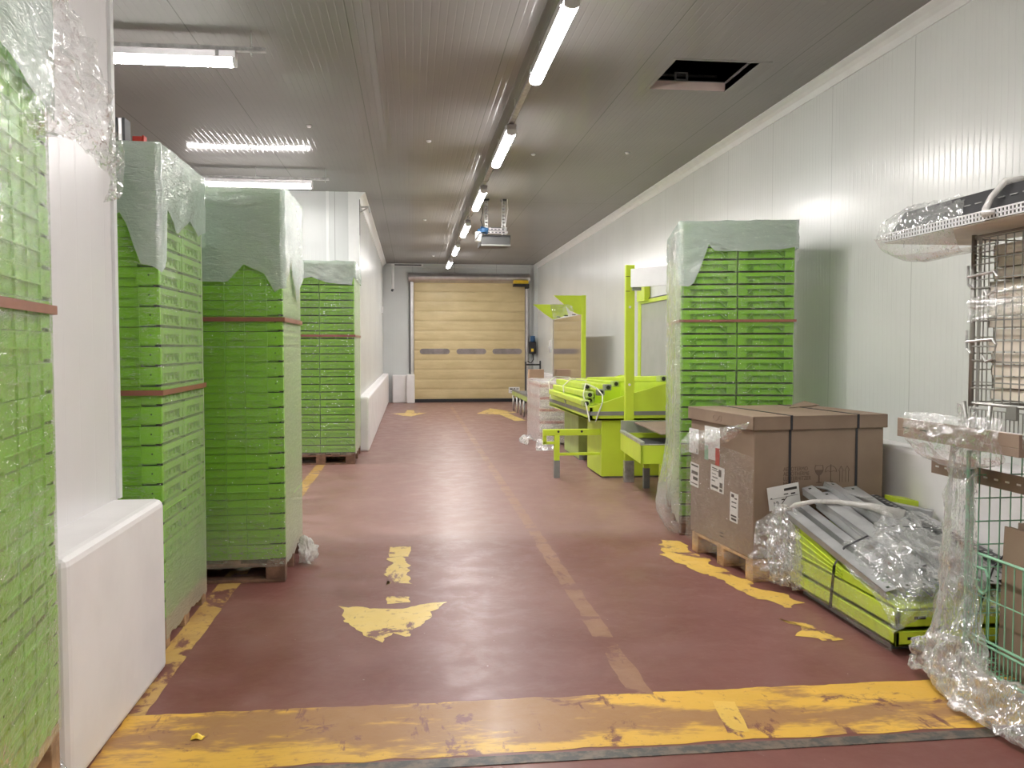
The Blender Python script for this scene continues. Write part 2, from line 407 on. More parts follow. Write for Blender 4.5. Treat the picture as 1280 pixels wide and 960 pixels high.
m = MB().tube([(hx0 - .3, 7.5, H + .185), (hx1 + .0, 7.5, H + .185)], .012)
sub(t, 'conduit', m, 'grey')
m = MB()
for a in ((2.30, 2.42, .185, .197), (2.30, 2.42, .125, .137), (2.30, 2.315, .125, .197), (2.405, 2.42, .125, .197)): m.box(a[0], a[1], 7.44, 7.46, H + a[2], H + a[3])
sub(t, 'junction_bracket', m, 'white')

# ------------------------------------------------------------------ lamps
def lamp_proto():
    t = thing('ceiling_light', '', 'ceiling light')
    # along local y, 1.5 m, hangs below the rail
    P = [(-.048, 0, .045), (.048, 0, .045), (.042, 0, .0), (-.042, 0, .0)]
    sub(t, 'housing', MB().prism([(p[0], 0, p[2]) for p in P], (0, 1.5, 0)), 'alu')
    q = [(-.045, -.022)] + [(.046 * math.cos(a), -.026 + .028 * math.sin(a)) for a in [PI + i * PI / 8 for i in range(1, 8)]] + [(.045, -.022), (.042, .001), (-.042, .001)]
    sub(t, 'diffuser', MB().prism([(p[0], .02, p[1]) for p in q], (0, 1.46, 0)), 'lamp')
    for y in (.0, 1.48):
        sub(t, 'end_cap', MB().prism([(p[0] * 1.04, y, p[1] * 1.04) for p in q], (0, .02, 0)), 'white')
    for y in (.12, 1.38):
        mm = MB().box(-.052, .052, y - .012, y + .012, .045, .055).box(-.052, -.048, y - .012, y + .012, .0, .05).box(.048, .052, y - .012, y + .012, .0, .05)
        sub(t, 'clip', mm, 'steel')
    return t
L0 = lamp_proto()
ys = [-4.2 + .0, -1.1, 1.9, 4.98, 8.0, 11.05, 14.1, 17.2, 20.25]
desc = {1.9: 'tube lamp just above the viewer on the long rail', 4.98: 'largest lit tube lamp of the long rail, nearest in view', 8.0: 'lit tube lamp on the rail, second along towards the door',
        11.05: 'lit tube lamp on the rail right before the hanging heater box', 14.1: 'lit tube lamp on the rail beside the hanging heater box', 17.2: 'lit tube lamp, last but one before the tan door', 20.25: 'smallest lit tube lamp of the rail, closest to the tan door'}
first = True
for y in ys[1:]:
    o = L0 if first else copy_tree(L0); first = False
    o.location = (.93, y, 3.5); o['label'] = desc.get(y, 'lit tube lamp on the rail behind the viewer'); o['group'] = 'tube lamps along the long rail'
for x, y, lb in ((-1.20, 6.3, 'lit tube lamp hung crosswise over the left storage bay'), (-1.20, 11.0, 'small lit tube lamp crosswise behind the tall wrapped crate stacks'), (-3.4, 6.3, 'lit tube lamp deep in the left storage bay'), (-1.9, 1.2, 'lit tube lamp over the nearest bay')):
    o = copy_tree(L0); o.location = (x, y, 3.5); o.rotation_euler.z = PI / 2; o['label'] = lb; o['group'] = 'tube lamps over the side bays'
# rails
def rail(name, a, b, lb):
    t = thing(name, lb, 'light rail', a, world=True)
    A, B = Vector(a), Vector(b); sub(t, 'channel', MB().bar(A, B, .045, .025), 'steel')
    n = max(2, int((B - A).length / 1.53)); d = (B - A) / n
    for i in range(n + 1):
        p = A + d * i * .96 + d * .05
        mm = MB().tube([p + Vector((0, 0, .01)), (p.x, p.y, H)], .004, 6)
        ring = [p + Vector((.03 * math.cos(q), 0, .03 * math.sin(q) - .01)) if abs(d.y) > abs(d.x) else p + Vector((0, .03 * math.cos(q), .03 * math.sin(q) - .01)) for q in [k * PI / 6 for k in range(13)]]
        mm.tube(ring, .004, 6)
        sub(t, 'hanger', mm, 'steel')
    return t
rail('light_rail', (.93, -1.2, 3.568), (.93, 21.9, 3.568), 'long thin metal light rail running down the ceiling to the door')
rail('light_rail', (-1.0, 6.3, 3.568), (-4.95, 6.3, 3.568), 'thin metal rail carrying the crosswise lamp over the left bay')
rail('light_rail', (-1.0, 11.0, 3.568), (-2.75, 11.0, 3.568), 'short metal rail of the small lamp near the left wall corner')

# ------------------------------------------------------------------ hanging heater
HY = 13.0
t = thing('ceiling_heater', 'grey box unit hung from the ceiling by two slotted steel struts', 'ceiling unit', (1.25, HY, H), world=True)
P = [(1.04, 12.9, 3.02), (1.04, 12.9, 3.13), (1.06, 13.0, 3.17), (1.06, 13.45, 3.17), (1.04, 13.5, 3.12), (1.04, 13.5, 3.02)]
sub(t, 'housing', MB().prism(P, (.44, 0, 0)), 'darkgrey', .008)
MAT['heatergrey'] = simple('dark_heater_paint', (.055, .055, .054), .5)
sub(t, 'front_panel', MB().box(1.045, 1.475, 12.88, 12.9, 3.015, 3.125), 'heatergrey', .004)
sub(t, 'lower_lip', MB().box(1.04, 1.48, 12.87, 12.9, 2.995, 3.015), 'grey')
for x in (1.13, 1.39):
    mm = MB().box(x - .025, x - .02, 13.0, 13.05, 3.17, H).box(x + .02, x + .025, 13.0, 13.05, 3.17, H)
    z = 3.17
    while z < H - .02: mm.box(x - .02, x + .02, 13.045, 13.05, z, z + .03); z += .05
    sub(t, 'slotted_strut', mm, 'steel'); sub(t, 'strut_foot', MB().box(x - .04, x + .04, 12.96, 13.08, H - .02, H), 'black')
for z, y in ((3.19, 12.97), (3.25, 13.08)):
    mm = MB().box(1.1, 1.45, y, y + .03, z, z + .035)
    mm.mi = 1
    for i in range(5): mm.box(1.15 + i * .055, 1.18 + i * .055, y - .003, y, z + .01, z + .022)
    sub(t, 'cross_rail', mm, ['alu', 'black'])
sub(t, 'lid_plate', MB().box(1.2, 1.36, 13.1, 13.4, 3.28, 3.30), 'darkgrey')
sub(t, 'fan_motor', MB().tube([(1.03, 12.95, 3.24), (1.15, 12.95, 3.22)], .05, 12).tube([(1.0, 12.95, 3.2), (1.03, 12.95, 3.24)], .03, 10), 'blue')
sub(t, 'white_canister', MB().tube([(1.0, 12.93, 3.06), (1.01, 12.93, 3.20)], [.05, .055], 12), 'white')
sub(t, 'cable', MB().tube([(1.06, 12.93, H), (1.07, 12.93, 3.5), (1.04, 12.93, 3.38), (1.07, 12.93, 3.28)], .008, 6), 'darkgrey')
sub(t, 'side_cable', MB().tube([(1.12, 12.9, 3.2), (1.02, 12.87, 3.18), (.97, 12.87, 3.1), (.96, 12.87, 3.08)], .007, 6), 'black')
sub(t, 'pale_tube', MB().tube([(1.36, 12.95, H), (1.37, 12.95, 3.6)], .006, 6).tube([(1.44, 12.95, H), (1.45, 12.95, 3.55), (1.41, 12.95, 3.3), (1.42, 12.95, 3.17)], .006, 6), 'white')

# ------------------------------------------------------------------ roll door
D = 23.28
door = bpy.data.objects.new('door_1', None); C.objects.link(door); door.location = (1.55, D, 0); door['_w'] = 1; door.matrix_basis = Matrix.Translation((1.55, D, 0)); struct(door)
m = MB()
z = .09; n = 12; dz = (3.22 - .09) / n
for i in range(n):
    z0 = .09 + i * dz; P = []
    for j in range(7):
        a = j / 6; P.append((.08, D - .028 - .009 * math.sin(a * PI) ** .35, z0 + .004 + a * (dz - .008)))
    P += [(.08, D + .02, z0 + dz - .004), (.08, D + .02, z0 + .004)]
    m.prism(P, (2.98, 0, 0))
m.box(.08, 3.06, D - .012, D + .01, .09, 3.22)
cur = sub(door, 'curtain', m, 'tan')
def slot(x0, x1, z0, z1, y, dep, n=8):
    rr = (z1 - z0) / 2; zc = (z0 + z1) / 2; P = []
    for i in range(n + 1): a = -PI / 2 + PI * i / n; P.append((x1 - rr + rr * math.cos(a), y, zc + rr * math.sin(a)))
    for i in range(n + 1): a = PI / 2 + PI * i / n; P.append((x0 + rr + rr * math.cos(a), y, zc + rr * math.sin(a)))
    return P
MAT['doorpane'] = simple('cloudy_door_pane', (.27, .235, .23), .18, var=.25, nscale=4)
for x0 in (.21, 1.19, 2.16):
    g = sub(door, 'window_frame', MB().prism(slot(x0, x0 + .84, 1.27, 1.46, D - .045, .01), (0, .01, 0)), 'tan')
    sub(door, 'window_pane', MB().prism(slot(x0 + .02, x0 + .82, 1.29, 1.44, D - .05, .01), (0, .006, 0)), 'doorpane')
sub(door, 'bottom_seal', MB().box(.07, 3.08, D - .05, D + .02, 0, .09), 'black', .01)
sub(door, 'guide_rail', MB().box(-.02, .07, D - .12, D + .0, 0, 3.22), 'alu', .01)
sub(door, 'guide_rail', MB().box(3.07, 3.15, D - .12, D + .0, 0, 3.22), 'alu', .01)
P = [(-.06, D - .02 - .20 * math.sin(a) , 3.33 + .135 * math.cos(a)) for a in [k * PI / 14 for k in range(15)]] + [(-.06, D, 3.195), (-.06, D, 3.465)]
sub(door, 'roller_housing', MB().prism(P, (3.24, 0, 0)), 'alu', smooth=False)
sub(door, 'motor_cover', MB().box(2.72, 3.12, D - .36, D - .2, 3.17, 3.26), 'yellow', .012)
sub(door, 'motor_bracket', MB().box(2.72, 3.14, D - .34, D - .1, 3.10, 3.17).box(3.05, 3.14, D - .34, D - .1, 3.05, 3.12), 'black', .01)
st = sub(door, 'maker_sticker', MB().box(2.62, 2.92, D - .05, D - .043, .24, .40), 'paper')

def text(parent, name, body, size, loc, rot, mat, ext=.0006, align='LEFT', sx=1.):
    cu = bpy.data.curves.new(name, 'FONT'); cu.body = body; cu.size = size; cu.extrude = ext; cu.align_x = align; cu.space_line = .85
    o = bpy.data.objects.new(name, cu); C.objects.link(o)
    dg = bpy.context.evaluated_depsgraph_get(); me = bpy.data.meshes.new_from_object(o.evaluated_get(dg)); bpy.data.objects.remove(o)
    mt = Matrix.Translation(Vector(loc)) @ (rot if isinstance(rot, Matrix) else Euler(rot).to_matrix().to_4x4()) @ Matrix.Diagonal((sx, 1, 1, 1))
    me.transform(mt)
    me.materials.clear(); me.materials.append(MAT[mat]); me.name = name
    ob = bpy.data.objects.new(name, me); C.objects.link(ob)
    if parent:
        ob.parent = parent
        if parent.get('_w'): me.transform(parent.matrix_basis.inverted())
    return ob
sub(door, 'sticker_print', MB().box(2.65, 2.73, D - .052, D - .0505, .33, .365).prism([(2.75, D - .052, .365), (2.80, D - .052, .365), (2.79, D - .052, .29), (2.765, D - .052, .29)], (0, .0015, 0)).box(2.83, 2.89, D - .052, D - .0505, .34, .36).box(2.67, 2.72, D - .052, D - .0505, .265, .275), 'ink')

# sliding track and pipe left of the door
t = thing('wall_bracket', 'thin horizontal arm with white drop pipe on the end wall', 'pipe', (-.4, 23.2, 3.6), world=True)
sub(t, 'track', MB().box(-.50, .33, 22.9, 22.96, 3.60, 3.66), 'white')
sub(t, 'track_slot', MB().box(-.42, .28, 22.885, 22.90, 3.615, 3.645), 'black')
sub(t, 'drop_pipe', MB().tube([(-.47, 22.93, 3.6), (-.47, 22.93, 3.0)], .035, 12), 'white')
sub(t, 'pipe_mouth', MB().tube([(-.47, 22.93, 3.0), (-.49, 22.9, 2.95)], .03, 10), 'darkgrey')
# control box by the door
t = thing('control_box', 'black and blue door control box on the grey wall strip', 'control box', (3.2, 23.1, 1.4), world=True)
sub(t, 'housing', MB().box(3.16, 3.34, 23.0, 23.15, 1.30, 1.62), 'black', .01)
sub(t, 'blue_cap', MB().tube([(3.25, 23.05, 1.62), (3.25, 23.05, 1.78)], .065, 14), 'blue')
sub(t, 'button', MB().box(3.20, 3.27, 22.985, 23.0, 1.36, 1.44), 'yellow', .004)
sub(t, 'cable', MB().tube([(3.25, 23.05, 1.3), (3.27, 23.03, 1.15), (3.2, 23.05, 1.05), (3.12, 23.1, 1.1)], .014, 6), 'black')
t = thing('barrier_rail', 'black waist-high bar across the gap beside the tan door', 'rail', (3.05, 22.6, 1.0), world=True)
sub(t, 'bar', MB().tube([(3.0, 22.55, 1.02), (3.39, 22.55, 1.02)], .02, 8), 'black')
sub(t, 'upright', MB().box(2.97, 3.01, 22.53, 22.57, .0, 1.10), 'darkgrey'); sub(t, 'upright', MB().box(3.36, 3.395, 22.53, 22.57, .84, 1.12), 'darkgrey')
tag(MB().box(3.36, 3.4, 20.9, 21.0, 1.35, 1.65).box(3.34, 3.36, 20.92, 20.98, 1.42, 1.5).build('switch_box', 'white', bevel=.006), 'small white switch box on the far end of the wall', 'switch')
tag(MB().box(-.74, -.70, 22.0, 22.12, 2.35, 2.5).build('alarm_box', 'white', bevel=.006), 'small white box high on the left corridor wall near the door', 'alarm')
t = thing('wall_bracket', 'small metal hook bracket at the ceiling corner of the left wall', 'bracket', (-.72, 12.7, 3.5), world=True)
sub(t, 'plate', MB().box(-.735, -.72, 12.62, 12.72, 3.1, 3.6), 'darkgrey'); sub(t, 'hook', MB().tube([(-.72, 12.68, 3.5), (-.6, 12.68, 3.5), (-.58, 12.68, 3.42)], .015, 6).tube([(-.72, 12.68, 3.42), (-.6, 12.68, 3.5)], .01, 6), 'steel')
for x, y, w_ in ((.2, 9.4, 'left of the second rail lamp'), (.25, 15.2, 'left of the heater box'), (1.4, 9.9, 'between the second rail lamp and the hatch'), (1.75, 16.0, 'right of the heater box'), (2.45, 9.7, 'beyond the open hatch'), (-1.0, 8.9, 'between the two crosswise lamps'), (.55, 21.2, 'above the tan door')):
    tag(MB().tube([(x, y, H), (x, y, H - .018)], [.028, .018], 10).build('ceiling_fixing', 'white'), 'tiny white fixing cap on the ceiling, ' + w_, 'fixing', 'fixing caps on the ceiling')

# ------------------------------------------------------------------ floor markings
_dk = [0]
def decal(name, poly, mat, label, jag=.02, sub_n=8, seed=0, h=.0012, group=None):
    pts = []; _dk[0] += 1; h += _dk[0] * .00006
    n = len(poly)
    for i in range(n):
        a, b = Vector(poly[i]), Vector(poly[(i + 1) % n]); k = max(2, int((b - a).length / .03)) if jag else 1
        k = min(k, 400)
        for j in range(k):
            p = a.lerp(b, j / k); pts.append(Vector((p.x + fbm((p.x, p.y, 0), 7, seed) * jag, p.y + fbm((p.x, p.y, 3), 7, seed + 3) * jag, .0)))
    bm = bmesh.new(); V = [bm.verts.new((p.x, p.y, h)) for p in pts]; fc = bm.faces.new(V)
    bmesh.ops.triangulate(bm, faces=[fc])
    me = bpy.data.meshes.new(name); bm.to_mesh(me); bm.free(); me.materials.append(MAT[mat])
    for pl in me.polygons:
        if pl.normal.z < 0: pl.flip()
    o = bpy.data.objects.new(name, me); C.objects.link(o)
    return tag(o, label, 'floor marking', group)
decal('painted_band', [(-1.15, 3.10), (.9, 3.11), (3.2, 3.11), (3.2, 3.58), (.9, 3.59), (-1.15, 3.60)], 'pband', 'wide worn yellow band painted across the floor in front', .014)
decal('painted_band', [(-1.15, 2.2), (-.6, 2.2), (-.4, 2.99), (-1.15, 2.99)], 'pband', 'worn yellow paint below the dark joint strip, foremost corner', .03, seed=4)
decal('painted_line', [(-1.22, 3.60), (-1.085, 3.60), (-1.085, 11.2), (-1.20, 11.2)], 'pline', 'yellow border line along the foot of the left crate stacks', .008, seed=8)
decal('painted_line', [(.93, 3.58), (1.03, 3.58), (1.02, 21.4), (.95, 21.4)], 'pfaint', 'faint ochre line running down the middle of the floor to the door', .012, seed=2)
decal('painted_arrow', [(-.43, 4.99), (-.12, 4.93), (.20, 5.01), (.10, 4.80), (-.02, 4.44), (-.10, 4.52), (-.16, 4.36), (-.26, 4.50), (-.36, 4.76)], 'parrow', 'worn yellow arrow head on the floor pointing at the viewer', .045, seed=3)
decal('painted_dash', [(-.16, 5.02), (-.02, 5.03), (-.02, 5.16), (-.15, 5.18)], 'parrow', 'short yellow stem patch touching the near arrow head', .02, seed=5, group='arrow stem patches')
decal('painted_dash', [(-.155, 5.44), (-.015, 5.42), (-.02, 6.08), (-.05, 6.12), (-.15, 6.1), (-.17, 5.8)], 'parrow', 'long broken yellow stem patch above the near arrow head', .05, seed=6, group='arrow stem patches')
decal('painted_dash', [(-.165, 6.16), (-.02, 6.15), (-.01, 6.47), (-.165, 6.48)], 'parrow', 'topmost yellow stem patch, furthest from the near arrow head', .012, seed=7, group='arrow stem patches')
for x, fl, lb in ((-.05, -1, 'small far yellow floor arrow before the left half of the door'), (1.95, 1, 'small far yellow floor arrow before the right half of the door')):
    if fl < 0: P = [(x - .42, 19.5), (x - .1, 19.5), (x - .05, 20.4), (x + .1, 20.4), (x + .12, 19.6), (x + .4, 19.6), (x + .05, 18.6), (x - .06, 18.6)]
    else: P = [(x - .5, 19.2), (x - .05, 20.8), (x + .45, 19.4), (x + .2, 19.3), (x + .35, 17.3), (x + .12, 17.2), (x - .02, 18.9)]
    decal('painted_arrow', P, 'parrow', lb, .02)
decal('painted_patch', [(1.90, 6.45), (2.02, 6.42), (2.06, 5.7), (2.16, 5.05), (2.30, 4.78), (2.12, 4.70), (2.03, 4.86), (1.97, 5.25), (1.86, 5.62), (1.78, 5.95)], 'ppatch', 'ragged yellow paint along the foot of the big cardboard box', .055, seed=9)
decal('painted_patch', [(2.02, 4.50), (2.10, 4.44), (2.20, 4.15), (2.10, 4.12), (1.99, 4.22), (2.05, 4.34)], 'ppatch', 'small splash of yellow paint beside the lime panel bundle', .05, seed=11)
decal('tape_patch', [(1.21, 3.17), (1.30, 3.17), (1.35, 3.45), (1.26, 3.47)], 'ppatch', 'clean yellow rectangle within the worn floor band', .004, seed=12, h=.002)
tag(MB().box(-2.5, 3.4, 3.02, 3.085, -.01, .0035).build('joint_strip', 'strip'), 'dark grey joint strip set across the floor at the front', 'floor joint')
o = sheet('rag_scrap', [[(-.84, 3.34, .004), (-.82, 3.34, .012), (-.80, 3.34, .004)], [(-.84, 3.36, .012), (-.82, 3.36, .02), (-.79, 3.36, .01)], [(-.84, 3.38, .004), (-.82, 3.38, .008), (-.80, 3.38, .004)]], 14, 10, .006, 40, 'yellow', 1)
tag(o, 'tiny crumpled yellow scrap on the floor band', 'scrap')

# ------------------------------------------------------------------ pallets
def pallet(loc, w_, d_, label, mat='wood', rot=0, corner=(0, 0)):
    t = thing('wooden_pallet', label, 'pallet', loc, rot, 'wooden pallets')
    h = .144
    for i in range(5):
        x = i * (w_ - .11) / 4
        sub(t, 'deck_board', MB().box(x, x + .11, 0, d_, h - .02, h), mat, .003)
    for y in (0, d_ / 2 - .05, d_ - .10):
        sub(t, 'stringer_board', MB().box(0, w_, y, y + .10, h - .042, h - .02), mat, .003)
        sub(t, 'bottom_board', MB().box(0, w_, y, y + .10, 0, .02), mat, .003)
        for x in (0, w_ / 2 - .06, w_ - .12): sub(t, 'block', MB().box(x, x + .12, y, y + .10, .02, h - .042), mat, .004)
    return t

# ------------------------------------------------------------------ crates
CH = .0965
def crate_mesh():
    """600 x 425 folding crate in nested height; the long faces hinged and ribbed, the short faces with a handle recess"""
    W, Dp, h = .598, .425, CH - .0015
    m = MB()
    t_ = .010
    ey, ex = .016, .026   # core inset behind the long and the short faces
    m.box(ex, W - ex, ey, ey + .006, .004, h - .002).box(ex, W - ex, Dp - ey - .006, Dp - ey, .004, h - .002)
    m.box(ex, ex + .006, ey, Dp - ey, .004, h - .002).box(W - ex - .006, W - ex, ey, Dp - ey, .004, h - .002)
    m.box(ex, W - ex, ey, Dp - ey, .004, .010)
    for sy in (0, 1):
        def yb(a, b): return (a, b) if not sy else (Dp - b, Dp - a)
        # long face: plates, mid ledge, ribs, corner blocks
        m.box(.0, .095, *yb(.0, ey), .012, h)                      # corner plate
        m.box(W - .095, W, *yb(.0, ey), .012, h)
        for x0, x1 in ((.105, .235), (.245, .355), (.365, .495)):
            m.box(x0, x1, *yb(.009, ey), .001, .044); m.box(x0, x1, *yb(.005, ey), .049, h - .001)
        for x in (.100, .240, .360, .498): m.box(x - .004, x + .004, *yb(.0, ey), .001, h)
        m.box(.10, W - .10, *yb(-.003, ey), .0445, .049)
        m.box(.10, W - .10, *yb(.0015, ey), h - .006, h - .001)
        m.box(.06, .064, *yb(-.0012, ey), .045, .075); m.box(W - .064, W - .06, *yb(-.0012, ey), .045, .075)
    for sx in (0, 1):
        def xb(a, b): return (a, b) if not sx else (W - b, W - a)
        # short face: top band, lip, handle recess framed by sloping ribs, dark strip below painted as gap shade
        m.box(*xb(.001, ex), .0012, Dp - .0012, h - .026, h - .0008)
        m.box(*xb(-.002, ex), .0012, Dp - .0012, h - .030, h - .026)
        m.box(*xb(.004, ex), .004, .07, .016, h - .03); m.box(*xb(.004, ex), Dp - .07, Dp - .004, .016, h - .03)
        m.box(*xb(.003, ex), .12, Dp - .12, .016, .028)
        m.box(*xb(.0006, ex), .0012, .007, .0125, h - .001); m.box(*xb(.0006, ex), Dp - .007, Dp - .0012, .0125, h - .001)
        m.box(*xb(-.001, ex), .02, Dp - .02, .0135, .018); m.box(*xb(.012, ex), .12, Dp - .12, .028, h - .05)
        x0, x1 = xb(.0, ex)
        for a, b in ((.07, .12), (Dp - .07, Dp - .12)):
            m.prism([(x0, a, .016), (x0, a + .006, .016), (x0, b + .006, h - .03), (x0, b, h - .03)], (x1 - x0, 0, 0))
        for y in (.17, .25): m.box(*xb(.004, ex), y, y + .005, .028, h - .03)
    m.mi = 1
    for sx in (ex - .0012, W - ex): m.box(sx, sx + .0012, .004, Dp - .004, 0, .0135)  # dark strips stand in for the stacking shadow under each short face
    for x in (.045, W - .045):
        m.tube([(x, -.0008, .058), (x, .002, .058)], .0042, 8); m.tube([(x, Dp + .0008, .058), (x, Dp - .002, .058)], .0042, 8)
    m.box(ex, W - ex, ey - .0008, Dp - ey + .0008, 0, .004)
    m.box(-.0005, .012, .004, .016, .0, .010); m.box(W - .012, W + .0005, .004, .016, .0, .010)
    m.box(-.0005, .012, Dp - .016, Dp - .004, .0, .010); m.box(W - .012, W + .0005, Dp - .016, Dp - .004, .0, .010)
    m.mi = 0
    for i in range(1, 5): m.box(ex, W - ex, i * Dp / 5, i * Dp / 5 + .004, .010, .02)
    bmesh.ops.recalc_face_normals(m.bm, faces=m.bm.faces)
    me = bpy.data.meshes.new('plastic_crate'); m.bm.to_mesh(me); m.bm.free()
    me.materials.append(MAT['green']); me.materials.append(MAT['holeshade'])
    return me
CM = crate_mesh()

def stack(origin, rot, layout, n, where, gname, z0=.146, lean=0.):
    """layout: list of (x, y, turned, column words); local to the load's near left corner"""
    R = Matrix.Rotation(rot, 4, 'Z'); O = Matrix.Translation(Vector(origin)) @ R
    for (x, y, turned, words) in layout:
        for i in range(n):
            z = z0 + i * CH
            c = bpy.data.objects.new('plastic_crate', CM); C.objects.link(c)
            jx, jy = random.uniform(-.0025, .0025), random.uniform(-.0025, .0025)
            if turned: lm = Matrix.Translation((x + .425 + jx, y + jy, z)) @ Matrix.Rotation(PI / 2, 4, 'Z')
            else: lm = Matrix.Translation((x + jx, y + jy, z))
            c.matrix_world = O @ lm
            tag(c, f'green crate {ordi(n - 1 - i, n)}, {words} {where}', 'crate', gname)

def wrap(origin, rot, w_, d_, ztop, zbot, mat, label, seed, g='stretch film around crate stacks', amp=.006, flare=.0, pad=.006):
    """film sleeve round a load, open below, closed on top"""
    R = Matrix.Translation(Vector(origin)) @ Matrix.Rotation(rot, 4, 'Z')
    per = []
    r_ = .025
    def side(a, b, n): return [Vector(a).lerp(Vector(b), i / n) for i in range(n)]
    x0, x1, y0, y1 = -pad, w_ + pad, -pad, d_ + pad
    nx, ny = int(w_ / .022), int(d_ / .022)
    per = side((x0, y0, 0), (x1, y0, 0), nx) + side((x1, y0, 0), (x1, y1, 0), ny) + side((x1, y1, 0), (x0, y1, 0), nx) + side((x0, y1, 0), (x0, y0, 0), ny)
    nz = int((ztop - zbot) / .03)
    bm = bmesh.new(); G = []
    for j in range(nz + 1):
        z = zbot + (ztop - zbot) * j / nz; row = []
        for k, p in enumerate(per):
            cx, cy = w_ / 2, d_ / 2
            out = Vector((p.x - cx, p.y - cy, 0)); 
            nrm = Vector((-1 if p.x == x0 else (1 if p.x == x1 else 0), -1 if p.y == y0 else (1 if p.y == y1 else 0), 0))
            q = Vector((p.x * 1.0, p.y * 1.0, z * 3 + (p.x + p.y) * 1.2))
            dd = amp * (fbm(q, 5, seed) + .5 * abs(fbm(q, 14, seed + 2)) + .5)
            fl = flare * max(0, (.45 - z) / .45) ** 2
            zz = z + (fbm((p.x, p.y, 0), 5, seed + 7) * .04 if j == 0 else 0)
            row.append(bm.verts.new(R @ (Vector((p.x, p.y, zz)) + nrm * (dd + fl))))
        G.append(row)
    m_ = len(per)
    for j in range(nz):
        for i in range(m_): bm.faces.new((G[j][i], G[j][(i + 1) % m_], G[j + 1][(i + 1) % m_], G[j + 1][i])).smooth = True
    # top
    top = []
    NX, NY = 24, 20
    for j in range(NY + 1):
        top.append([bm.verts.new(R @ Vector((x0 + (x1 - x0) * i / NX, y0 + (y1 - y0) * j / NY, ztop + .006 + .012 * fbm((i * .3, j * .3, 0), 1, seed)))) for i in range(NX + 1)])
    for j in range(NY):
        for i in range(NX): bm.faces.new((top[j][i], top[j][i + 1], top[j + 1][i + 1], top[j + 1][i])).smooth = True
    me = bpy.data.meshes.new('stretch_film'); bm.to_mesh(me); bm.free(); me.materials.append(MAT[mat])
    o = bpy.data.objects.new('stretch_film', me); C.objects.link(o)
    return tag(o, label, 'stretch film', g)

def cover(origin, rot, w_, d_, ztop, prof, label, seed, pad=.022):
    """cloudy top sheet; prof(side, t) gives its drop below the top on each side (0 front, 1 right, 2 back, 3 left)"""
    R = Matrix.Translation(Vector(origin)) @ Matrix.Rotation(rot, 4, 'Z')
    x0, x1, y0, y1 = -pad, w_ + pad, -pad, d_ + pad
    cs = [Vector((x0, y0, 0)), Vector((x1, y0, 0)), Vector((x1, y1, 0)), Vector((x0, y1, 0))]
    nr = [Vector((0, -1, 0)), Vector((1, 0, 0)), Vector((0, 1, 0)), Vector((-1, 0, 0))]
    bm = bmesh.new(); n = 40; nz = 18; cols = []
    for sd in range(4):
        for i in range(n):
            t_ = i / n; p = cs[sd].lerp(cs[(sd + 1) % 4], t_); dr = prof(sd, t_) + .008 * fbm((p.x, p.y, sd), 9, seed); col = []
            for j in range(nz + 1):
                z = ztop + .012 - dr * j / nz
                q = Vector((p.x + p.y, z * 2.2 + p.x * .8, sd)); dd = .005 + .007 * fbm(q, 6, seed) + .003 * fbm(q, 22, seed)
                col.append(bm.verts.new(R @ (p + nr[sd] * max(.0, dd) + Vector((0, 0, z)))))
            cols.append(col)
    for i in range(len(cols)):
        a, b = cols[i], cols[(i + 1) % len(cols)]
        for j in range(nz): bm.faces.new((a[j], a[j + 1], b[j + 1], b[j])).smooth = True
    NX, NY = 20, 16; top = []
    for j in range(NY + 1):
        top.append([bm.verts.new(R @ Vector((x0 + (x1 - x0) * i / NX, y0 + (y1 - y0) * j / NY, ztop + .014 + .008 * fbm((i * .3, j * .3, 2), 1, seed)))) for i in range(NX + 1)])
    for j in range(NY):
        for i in range(NX): bm.faces.new((top[j][i], top[j][i + 1], top[j + 1][i + 1], top[j + 1][i])).smooth = True
    bmesh.ops.recalc_face_normals(bm, faces=bm.faces)
    me = bpy.data.meshes.new('top_sheet'); bm.to_mesh(me); bm.free(); me.materials.append(MAT['cover'])
    o = bpy.data.objects.new('top_sheet', me); C.objects.link(o)
    return tag(o, label, 'cover sheet', 'cloudy sheets over crate stacks')

def strap(origin, rot, w_, d_, z, wd, label, mat='strapbrown', pad=.016, tilt=0.):
    R = Matrix.Translation(Vector(origin)) @ Matrix.Rotation(rot, 4, 'Z')
    m = MB(); x0, x1, y0, y1 = -pad, w_ + pad, -pad, d_ + pad; T = .002
    for a in ((x0, x1, y0 - T, y0), (x0, x1, y1, y1 + T), (x0 - T, x0, y0, y1), (x1, x1 + T, y0, y1)): m.box(*a, z, z + wd, R)
    return tag(m.build('strap_band', mat), label, 'strap', 'brown bands around crate stacks')

lerp = lambda a, b, t: a + (b - a) * t
def pw(t, pts):
    for (a, va), (b, vb) in zip(pts, pts[1:]):
        if t <= b: return lerp(va, vb, (t - a) / max(1e-6, b - a))
    return pts[-1][1]

